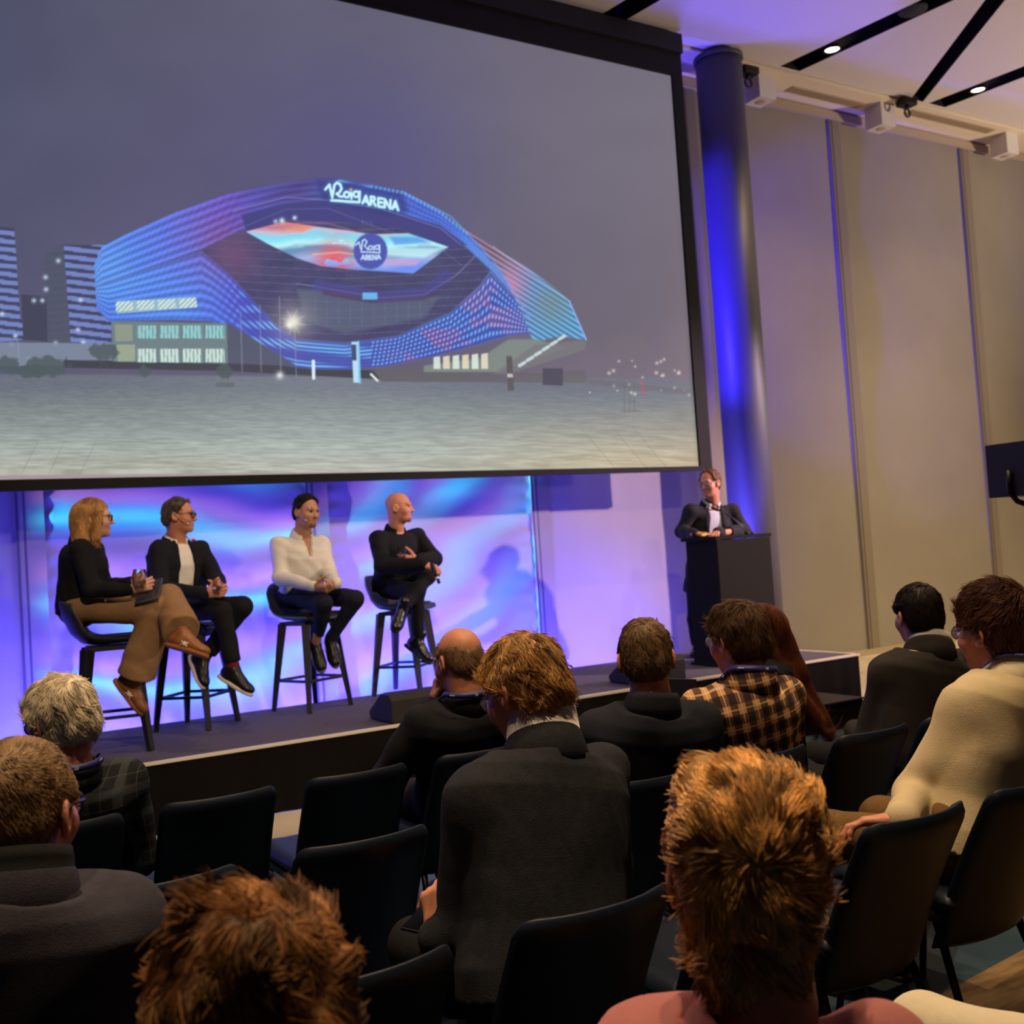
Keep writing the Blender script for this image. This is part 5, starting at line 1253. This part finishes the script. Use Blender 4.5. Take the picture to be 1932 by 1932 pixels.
# speaker at the lectern
JS = dict(loc=(6.72, 7.6, SZ), head=D(1339, 911, 9.86), hr=(104, 9, 0), neck=D(1343, 950, 9.92), shR=D(1304, 965, 9.86), shL=D(1382, 964, 9.98), elR=D(1287, 1003, 9.86), wrR=D(1311, 1008, 9.44), elL=D(1402, 1001, 9.98), wrL=D(1353, 1006, 9.48),
          hipR=D(1312, 1100, 10.04), hipL=D(1350, 1100, 10.12), knR=D(1309, 1168, 10.0), knL=D(1352, 1166, 10.1), anR=np.array([6.60, 7.72, SZ+.095]), anL=np.array([6.86, 7.74, SZ+.095]), toeR=unit((-.7, -.6, 0)), toeL=unit((-.1, -1, 0)))
wS = (.05, .065, .05)
build_person('speaker in a dark blazer and open white shirt standing behind the lectern', JS, dict(seed=6, skin=SK3, hs=1.02, bw=1.08,
    hair=dict(m=hair_mat('hair_brown_thin', srgb(112, 72, 46)), kind='recede', t=.007, n=2500, L=.025, lift=.15, r=.0013, comb=(0, -.5, 0), base=.8),
    tops=[('shirt', dict(m=cloth('shirt_pale_blue', (206, 208, 222), .8, .1, .02), o=.010, sleeves=False, wr=.003, collar=dict(h=.034, a0=25, a1=335, flare=.02, dp=.0))),
          ('blazer', dict(m=cloth('blazer_charcoal', (38, 38, 42)), o=.024, wr=.006, cut=[vcut(*frame(JS), wS, .5)], extra=lapels(JS, wS, .45), collar=dict(a=.082, b=.084, h=.03, a0=55, a1=305, flare=.02, up=.0)))],
    trousers=dict(m=blacktr, len=.97), shoes=dict(m=mat('shoe_brown_dark', srgb(52, 30, 20), .35), sole=mat('sole_dark', srgb(14, 14, 14), .6)), glasses=mat('frame_light', srgb(150, 150, 170), .3, metal=.5), gt=.0018,
    hands=dict(R=clasp((.7, -.7, -.02), (0.1, -.1, -1), curl=(.35, .6, .4)), L=clasp((-.8, -.6, .0), (0, 0, -1), curl=(.35, .6, .4)))))
# things held
def glass_thing(base, up, label, h=.085, r=.034, water=.4):
    e = empty('water_glass', tuple(base), label, 'glass', 'water glasses on the stage'); z = Vector(up).to_track_quat('Z', 'Y'); e.rotation_mode = 'QUATERNION'; e.rotation_quaternion = z
    f = MB(); f.lathe([(0, 0), (r*.72, 0), (r*.95, h*.25), (r*1.02, h*.5), (r*.92, h*.98), (r*.92-.0015, h), (r*.92-.003, h*.98), (r*1.02-.003, h*.5), (r*.92-.003, h*.25), (r*.65, .006), (0, .006)], n=32); cg = mat('clear_glass', (.96, .97, 1), .03, trans=1.0, spec=.6); cg.node_tree.nodes['Principled BSDF'].inputs['IOR'].default_value = 1.14; f.build('bowl', cg, e)
    f = MB(); f.lathe([(0, .007), (r*.6, .0075), (r*.88, h*.25), (r*.93, h*water), (0, h*water)], n=32); wg = mat('water', (.92, .95, 1), .03, trans=.97); wg.node_tree.nodes['Principled BSDF'].inputs['IOR'].default_value = 1.18; f.build('water', wg, e)
glass_thing(D(263, 1108, 6.50), CU, 'stemless water glass held by the blonde woman', .11, .04, .38)
glass_thing(D(410, 1114, 7.06), CU, 'water glass between the clasped hands of the man in the navy blazer', .075, .033)
glass_thing(D(757, 1052, 8.36), CU, 'dark water glass held against the chest of the bald man', .085, .034)
e = empty('tablet', tuple(D(281, 1115, 6.58)), 'dark grey tablet lying on the blonde woman\'s lap', 'tablet')
Rt = np.stack([r0, unit(CF*.75+CU*.5), np.cross(r0, unit(CF*.75+CU*.5))], 1)@rotz(-.25); Rt = np.stack([unit(r0+CU*.22), unit(CF*.8+CU*.6-(CF*.8+CU*.6)@unit(r0+CU*.22)*unit(r0+CU*.22)), np.cross(unit(r0+CU*.22), unit(CF*.8+CU*.6-(CF*.8+CU*.6)@unit(r0+CU*.22)*unit(r0+CU*.22)))], 1)
f = MB(); f.box((0, 0, 0), (.15, .2, .009), Rt); f.build('case', mat('tablet_grey', srgb(70, 70, 78), .4), e, bevel=.003)
f = MB(); f.box(Rt@np.array([0, 0, .0052]), (.135, .18, .001), Rt); f.build('glass_face', mat('tablet_face', srgb(52, 52, 60), .2), e)
a, b2 = D(814, 1062, 8.16), D(829, 1101, 8.14)
e = empty('handheld_microphone', tuple(a), 'black handheld microphone pointing down in the bald man\'s hand', 'microphone')
f = MB(); d = b2-a; f.tube([d*0, d*.2, d*.6, d*.72], [.016, .018, .014, .013], 16); f.build('head_and_body', blk, e)
f = MB(); f.tube([d*.68, d*.78], [.0145, .0145], 16); f.build('ring', mat('ring_white', srgb(225, 225, 235), .5), e)
f = MB(); f.tube([d*.78, d*.98, d*1.0], [.013, .012, .008], 16); f.build('tail', blk, e)
e = empty('remote_clicker', tuple(D(1331, 1009, 9.40)), 'yellow and black clicker in the speaker\'s hands on the lectern', 'remote')
f = MB(); f.box((0, 0, .0), (.12, .05, .022), rotz(-.1)); f.build('shell', mat('clicker_yellow', srgb(220, 190, 40), .5), e, bevel=.006)
f = MB(); f.box((.0, -.004, .012), (.07, .03, .006), rotz(-.1)); f.build('keypad', blk, e)

# ------------------------------------------------------------------ people in the audience
def aud(label, cx, row, px, top, Yh, hr, sp, tz=0.0, lean=0.0, arms=None, group='audience seen from behind', dy=0.0, hz=.135, down=.125, hipz=.545):
    loc = np.array((cx, ROW[row]+.02+dy, 0.0)); R = head_R(*hr); hs = sp.get('hs', 1.04)
    H = aty(px, top, Yh)-np.array([0, 0, hz]); a = radians(tz); lat = np.array([cos(a), sin(a), 0]); fw = np.array([-sin(a), cos(a), 0])
    N = H-np.array([0, 0, down*hs])-fw*.035-(R@np.array([0, .02, 0]))*.5+np.array([0, 0, 0])
    hip = loc+np.array([0, .0, hipz]); up = unit(N-hip); bw = sp.get('bw', 1.0)
    J = dict(loc=loc, head=H, hr=hr, neck=N, hipL=hip-np.array([.09, 0, 0]), hipR=hip+np.array([.09, 0, 0]))
    sd = sp.get('sd', .098)
    for k, s in (('L', -1), ('R', 1)):
        J['sh'+k] = N+lat*s*.172*bw-up*(sd+sp.get('drop', {}).get(k, 0))
        el = J['sh'+k]+lat*s*.055+fw*.07-np.array([0, 0, .27]); wr = hip+lat*s*.07+fw*.30+np.array([0, 0, .09])
        if arms and k in arms: el, wr = arms[k](J['sh'+k], hip, lat, fw, H)
        J['el'+k] = el; J['wr'+k] = wr
        J['kn'+k] = hip+np.array([s*.12, .43, -.02])+np.array(sp.get('kn', {}).get(k, (0, 0, 0))); J['an'+k] = np.array([J['kn'+k][0], J['kn'+k][1]+.0, .095]); J['toe'+k] = np.array([s*.2, 1, 0])
    sp.setdefault('hands', {}); sp.setdefault('trousers', dict(m=blacktr)); sp.setdefault('shoes', dict(m=MATS['shoe_black'], sole=MATS['sole_dark']))
    for k, s in (('L', 1), ('R', -1)):
        if k not in sp['hands']: sp['hands'][k] = clasp(fw*.8+lat*s*.6, np.array([0, 0, -1.0])+fw*.3, curl=(.5, .6, .4))
    return build_person(label, J, sp, group), J
hm = hair_mat
lan = [(20, 'w'), (30, 'e'), (40, 'w'), (12, 'e'), (48, 'e')]
darkplaid = plaid('jacket_dark_check', (26, 28, 32), [('X', .085, .0, .34, (56, 62, 66), .8), ('Z', .09, .2, .34, (56, 62, 66), .8), ('X', .085, .5, .05, (96, 104, 104), .8), ('Z', .09, .7, .05, (96, 104, 104), .7)])
checked = plaid('shirt_check', (200, 150, 105), [('X', .062, .0, .56, (22, 20, 32), .84), ('Z', .066, .1, .56, (22, 20, 32), .8), ('X', .062, .5, .10, (225, 200, 165), .8), ('Z', .066, .6, .10, (225, 200, 165), .7), ('X', .062, .57, .03, (40, 30, 36), .8), ('Z', .066, .67, .03, (40, 30, 36), .8), ('X', .062, .22, .06, (120, 66, 40), .7), ('Z', .066, .32, .06, (120, 66, 40), .6)], rot=.16)

# white-haired man, front row left
aud('white-haired man in a dark checked jacket with blue lanyard, front row left', .49, 1, 112, 1277, 3.62, (24, 10, -4), dict(seed=21, skin=SK3, hs=1.06, bw=1.02, face=False, hh=.004,
    hair=dict(m=hm('hair_white', srgb(240, 228, 204)), kind='short', t=.016, n=9000, L=.036, lift=.35, r=.0009, tv=.16, mess=.42, base=1.0, nape=.075, comb=(0, 0, -.25)),
    tops=[('jacket', dict(m=darkplaid, o=.026, wr=.005, collar=dict(h=.022, a0=50, a1=310, flare=.016, up=.004, m=darkplaid)))], glasses=MATS['frame_black'], lanyard=dict(marks=lan, z=.046, a=.096, b=.096)), tz=4)
# bald man with fringe
def chin(sh, hip, lat, fw, H): return sh-lat*.12+fw*.12-np.array([0, 0, .22]), H+lat*-.075+fw*.10-np.array([0, 0, .175])
aud('bald man with grey fringe, dark jacket and hand at his chin, front row', 1.97, 1, 862, 1180, 3.66, (6, 14, 3), dict(seed=22, skin=SK3, hs=1.04, bw=1.02, face=False, hh=.004,
    hair=dict(m=hm('hair_grey_fringe', srgb(138, 106, 82)), kind='fringe', t=.0025, n=3500, L=.016, lift=.2, r=.0008, base=.85, nape=.075, rough=.001),
    tops=[('jacket', dict(m=cloth('jacket_navy_dark', (24, 25, 32)), o=.026, wr=.006, collar=dict(h=.022, a0=50, a1=310, flare=.016, up=.004)))], lanyard=dict(marks=lan, z=.046, a=.096, b=.096),
    hands=dict(L=clasp((.25, .15, .95), (.9, -.3, 0), curl=(.8, .9, .6)))), tz=-6, arms=dict(L=chin))
# woman with auburn hair
aud('woman with very long straight auburn hair and a black jacket, beside the checked shirt', 3.47, 1, 1426, 1138, 3.80, (58, 6, 0), dict(seed=23, skin=SK1, hs=1.0, bw=.86, face=False,
    hair=dict(m=hm('hair_auburn', srgb(112, 58, 34)), kind='long', t=.016, n=9000, L=.13, lift=.02, r=.0011, mess=.05, rnd=.02, K=6, tv=.25, clump=.03, base=.6, rough=.004, rs=25),
    tops=[('jacket', dict(m=blackjk, o=.022, wr=.006))]), tz=40)
# grey cropped man, second row
def tabarm(sh, hip, lat, fw, H): return sh+lat*.05+fw*.14-np.array([0, 0, .22]), hip+lat*.12+fw*.42+np.array([0, 0, .38])
aud('man with short greying hair thinning at the crown, navy shirt, second row', 2.19, 2, 1213, 1164, 2.86, (-36, 6, -2), dict(seed=24, skin=SK3, hs=1.05, bw=1.04, face=False, hh=.004,
    hair=dict(m=hm('hair_greying', srgb(122, 94, 66)), kind='short', t=.006, n=8000, L=.02, lift=.35, r=.0008, mess=.3, tv=.3, base=.85, nape=.085, rough=.002),
    tops=[('jacket', dict(m=cloth('shirt_navy', (25, 28, 40)), o=.024, wr=.005, collar=dict(h=.03, a0=30, a1=330, flare=.016, up=.006)))]), tz=-22)
# checked shirt
aud('man in a brown and cream checked shirt with blue lanyard, second row', 2.60, 2, 1387, 1134, 2.88, (-2, 6, 0), dict(seed=25, skin=SK3, hs=1.05, bw=1.05, face=False, hh=.004,
    hair=dict(m=hm('hair_brown', srgb(92, 66, 44)), kind='short', t=.014, n=8000, L=.038, lift=.25, r=.0009, mess=.3, tv=.25, base=.6, nape=.08, comb=(0, 0, -.3)),
    tops=[('shirt', dict(m=checked, o=.022, wr=.006, ws=15, h=.007, collar=dict(h=.034, a0=40, a1=320, flare=.02, m=checked)))], glasses=mat('frame_light', srgb(150, 150, 170), .3, metal=.5), gt=.0016, lanyard=dict(marks=lan, z=.05, a=.094, b=.094)), tz=-8)
# dark haired man
aud('man with cropped near-black hair, charcoal blazer and pale collar, right side', 3.60, 2, 1728, 1099, 2.96, (-24, 4, 0), dict(seed=26, skin=SK2, hs=1.05, bw=1.04, face=False, hh=.004,
    hair=dict(m=hm('hair_near_black', srgb(36, 27, 22)), kind='short', t=.008, n=7000, L=.02, lift=.3, r=.0008, mess=.2, base=.8, nape=.09, rough=.002),
    tops=[('shirt', dict(m=cloth('shirt_grey', (190, 186, 184)), o=.012, sleeves=False, lo=.6, wr=.002, collar=dict(h=.046, a0=20, a1=340, flare=.012, up=.014, dp=.0))), ('blazer', dict(m=cloth('blazer_dark', (44, 40, 38)), o=.028, wr=.008, ws=16, collar=dict(a=.08, b=.084, h=.03, a0=55, a1=305, flare=.018, up=.004, dp=.07)))]), tz=-16)
# cream sweater
def lap(s):
    return lambda sh, hip, lat, fw, H: (sh+lat*s*.07+fw*.13-np.array([0, 0, .25]), hip+lat*s*.05+fw*.38+np.array([0, 0, .10]))
cream = cloth('sweater_cream', (214, 196, 158), .95, .5, .05, 16); khaki = cloth('trousers_khaki', (112, 84, 50))
def swL(sh, hip, lat, fw, H): return sh-lat*.10+fw*.14-np.array([0, 0, .25]), D(1700, 1548, 2.95)
def swR(sh, hip, lat, fw, H): return sh+lat*.08+fw*.13-np.array([0, 0, .25]), D(1712, 1552, 3.10)
aud('man with thick brown hair and glasses in a cream sweater with blue lanyard, right edge', 2.78, 3, 1868, 1108, 2.10, (-2, 3, 0), dict(seed=27, skin=SK3, hs=1.06, bw=1.04, hh=.0038,
    hair=dict(m=hm('hair_reddish_brown', srgb(84, 48, 30)), kind='short', t=.015, n=12000, L=.042, lift=.32, r=.0008, mess=.4, tv=.25, base=.5, nape=.085, vol=.02, comb=(0, .3, -.1)),
    tops=[('sweater', dict(m=cream, o=.026, wr=.006, ws=14, wr2=.002, h=.0065, sr=1.05, collar=dict(h=.045, a0=15, a1=345, flare=.018, m=cloth('collar_cream', (226, 214, 186), .9, .1, .02))))],
    trousers=dict(m=khaki), glasses=mat('frame_steel', srgb(90, 84, 80), .25, metal=.8), gt=.0014, lanyard=dict(marks=lan, z=.05, a=.100, b=.100),
    hands=dict(L=clasp(-CR*.75+CF*.35-CU*.12, -CU*.2-CF*.2-CR*.1+np.array([0, 0, -.8]), curl=(.3, .5, .4), spread=.16), R=clasp(-CR*.85+CF*.05-CU*.35, CU*.3+np.array([0, -.3, -.6]), curl=(.5, .7, .5)))), tz=4, arms=dict(L=swL, R=swR))
# man with white collar
def phoneL(sh, hip, lat, fw, H): return sh-lat*.035+fw*.05-np.array([0, 0, .28]), D(826, 1772, 2.42)
def phoneR(sh, hip, lat, fw, H): return sh+lat*.07+fw*.08-np.array([0, 0, .27]), hip+lat*.05+fw*.33+np.array([0, 0, .12])
suit = cloth('suit_charcoal', (36, 38, 45), .85, .5, .22, 60)
aud('man with sandy hair and white collar in a charcoal suit, bowed over a phone', 1.27, 3, 984, 1198, 2.27, (14, 22, 4), dict(seed=28, skin=SK3, hs=1.04, bw=1.1, face=True, hh=.0036, sd=.105,
    hair=dict(m=hm('hair_sandy', srgb(188, 142, 86)), kind='short', t=.012, n=16000, L=.036, lift=.22, r=.0008, mess=.38, tv=.28, base=.5, nape=.082, comb=(0, 0, -.15), crown=(.02, -.06, .10), swirl=.6),
    tops=[('shirt', dict(m=whsh, o=.012, sleeves=False, lo=.6, wr=.002, collar=dict(h=.056, a0=15, a1=345, flare=.006, up=.034, a=.076, b=.080, dp=.0))), ('suit_jacket', dict(m=suit, o=.030, wr=.006, ws=13, wr2=.0015, h=.0065, collar=dict(a=.078, b=.082, h=.028, a0=50, a1=310, flare=.018, up=.004, dp=.08)))],
    glasses=mat('frame_steel', srgb(90, 84, 80), .25, metal=.8), gt=.0014,
    hands=dict(L=clasp(CU*.8-CR*.15+CF*.45, CR*.5+CF*.6, curl=(.7, .9, .6), thumb=(.35, .95, -.1), tb=.4))), tz=6, arms=dict(L=phoneL, R=phoneR))
e = empty('mobile_phone', tuple(D(812, 1726, 2.52)), 'black mobile phone in the left hand of the man in the charcoal suit', 'phone')
Rp = np.stack([unit(-CR*.9+CF*.5), unit(CF*.85+CR*.45+CU*.2), np.cross(unit(-CR*.9+CF*.5), unit(CF*.85+CR*.45+CU*.2))], 1)
f = MB(); f.box((0, 0, 0), (.075, .15, .008), Rp); f.build('case', mat('phone_black', srgb(18, 18, 20), .3), e, bevel=.003)
f = MB(); f.box(Rp@np.array([0, 0, -.0046]), (.069, .142, .001), Rp); f.box(Rp@np.array([0, 0, .0046]), (.069, .142, .001), Rp); f.build('glass_face', mat('phone_glass', srgb(8, 8, 10), .08), e)
# grey suit, left edge
aud('man with cropped fair hair and dark-rimmed glasses in a dark grey suit, left edge', .16, 3, 32, 1388, 2.12, (-34, 5, 2), dict(seed=29, skin=SK3, hs=1.07, bw=1.0, face=True, hh=.0036, sd=.12,
    hair=dict(m=hm('hair_cropped_fair', srgb(150, 122, 88)), kind='short', t=.005, n=22000, L=.013, lift=.2, r=.0007, mess=.12, tv=.16, base=.75, cv=.3, nape=.09, rough=.001),
    tops=[('polo', dict(m=blackjk, o=.012, sleeves=False, lo=.6, wr=.002, collar=dict(h=.036, a0=15, a1=345, flare=.006, up=.012, dp=0.0))), ('suit_jacket', dict(m=cloth('suit_grey', (58, 56, 68), .9, .35, .10, 50), o=.030, wr=.005, ws=13, h=.0065, collar=dict(a=.074, b=.076, h=.022, a0=55, a1=305, flare=.016, up=-.004, dp=.10)))],
    glasses=mat('frame_navy', srgb(24, 26, 48), .3), gshape='sq', gt=.0034), tz=-4, down=.085)
# two heads close to the camera
aud('person with tousled brown hair close to the camera, bottom left of centre', .31, 4, 455, 1690, 1.13, (2, 10, 0), dict(seed=30, skin=SK3, hs=1.1, bw=1.0, face=False,
    hair=dict(m=hm('hair_curly_brown', srgb(150, 104, 60)), kind='short', t=.012, n=18000, L=.03, lift=.05, r=.0009, mess=.5, rnd=.12, cv=.11, tv=.3, tc=2.0, base=.35, nape=.09, rough=.008, rs=70, clump=.026, swirl=.9),
    tops=[('jumper', dict(m=cloth('jumper_dark', (40, 36, 36)), o=.024, wr=.006))]), tz=0)
aud('person with blurred blond hair and pink shirt close to the camera, bottom right', .97, 4, 1396, 1452, 1.12, (-42, 3, 0), dict(drop=dict(L=.17, R=-.05), seed=31, skin=SK3, hs=1.18, bw=1.0, face=False,
    hair=dict(m=hm('hair_blond', srgb(225, 170, 98)), kind='short', t=.014, n=20000, L=.03, lift=.03, r=.0009, mess=.35, cv=.11, rnd=.1, tv=.3, tc=1.6, base=.55, nape=.15, puffs=[((0, -.052, -.085), (.062, .052, .065))], rough=.006, rs=60, clump=.024, crown=(.0, -.10, .035), swirl=.35, comb=(0, 0, 0)),
    tops=[('shirt', dict(m=cloth('shirt_pink', (176, 112, 110), .9, .2, .04), o=.022, wr=.005, collar=dict(h=.03, a0=40, a1=320, flare=.02)))], lanyard=dict(marks=lan, z=.03, a=.09, b=.09)), tz=-34, down=.175)
# person in cream trousers, mostly outside the frame on the right
aud('person in cream trousers and brown jacket, only a knee in view at the bottom right', 1.87, 4, 2200, 1290, 1.05, (10, 0, 0), dict(kn=dict(L=(-.01, 0, 0), R=(.06, -.12, -.06)), seed=32, skin=SK1, hs=1.0, bw=.9, face=False,
    hair=dict(m=hm('hair_dark_brown', srgb(60, 38, 26)), kind='short', t=.014, n=2500, L=.03, r=.0009),
    tops=[('jacket', dict(m=cloth('jacket_brown', (62, 42, 30)), o=.024, wr=.006))], trousers=dict(m=cloth('trousers_cream', (214, 204, 176), .9, .2, .04), r=(.085, .07, .065, .06))), tz=4, hipz=.53, dy=-.225, arms={k: (lambda q: lambda sh, hip, lat, fw, H: (sh+lat*q*.07+fw*.0-np.array([0, 0, .27]), hip+lat*q*.19+fw*.02+np.array([0, 0, .10])))(q) for k, q in (('L', -1), ('R', 1))})
e = empty('tablet_computer', (2.62, 3.12, .86), 'dark tablet held up beside the right shoulder of the greying man', 'tablet')
Ht = aty(1268, 1292, 3.22)-np.array(e.location); Rt = np.stack([unit((1, -.25, -.05)), unit((.2, .9, .5)), np.cross(unit((1, -.25, -.05)), unit((.2, .9, .5)))], 1)
f = MB(); f.box(Ht-np.array([0, 0, .09]), (.17, .008, .23), np.stack([unit((1, -.3, -.12)), unit((.3, 1, .1)), np.cross(unit((1, -.3, -.12)), unit((.3, 1, .1)))], 1)); f.build('case', mat('tablet_navy', srgb(40, 44, 70), .35), e, bevel=.003)

s = SDF(); s.ell((3.02, 2.99, .535), (.19, .17, .07), k=.03); s.ell((2.95, 3.02, .58), (.11, .12, .06), k=.05); s.cap((2.90, 2.90, .53), (3.1, 3.08, .57), .05, .06, .04)
s.fn(wrinkle(.016, 30, 5, (.7, .7, 0)), 'd'); V, Q = s.mesh(.009); V = V-np.array((3.02, 2.99, .46), np.float32)
tag(link('black_coat', mesh_np('black_coat', V, Q), blackjk, None, (3.02, 2.99, .46)), 'crumpled black coat on the empty seat between the checked shirt and the charcoal blazer', 'coat')
e = empty('brochure', (2.055, 2.06, .468), 'cream paper brochure standing on a seat just right of the blurred blond head', 'brochure')
f = MB(); f.box((0, 0, .125), (.15, .004, .25), np.array([[1, 0, 0], [0, cos(.18), sin(.18)], [0, -sin(.18), cos(.18)]])); f.build('paper', mat('paper_cream', srgb(190, 172, 140), .8), e)
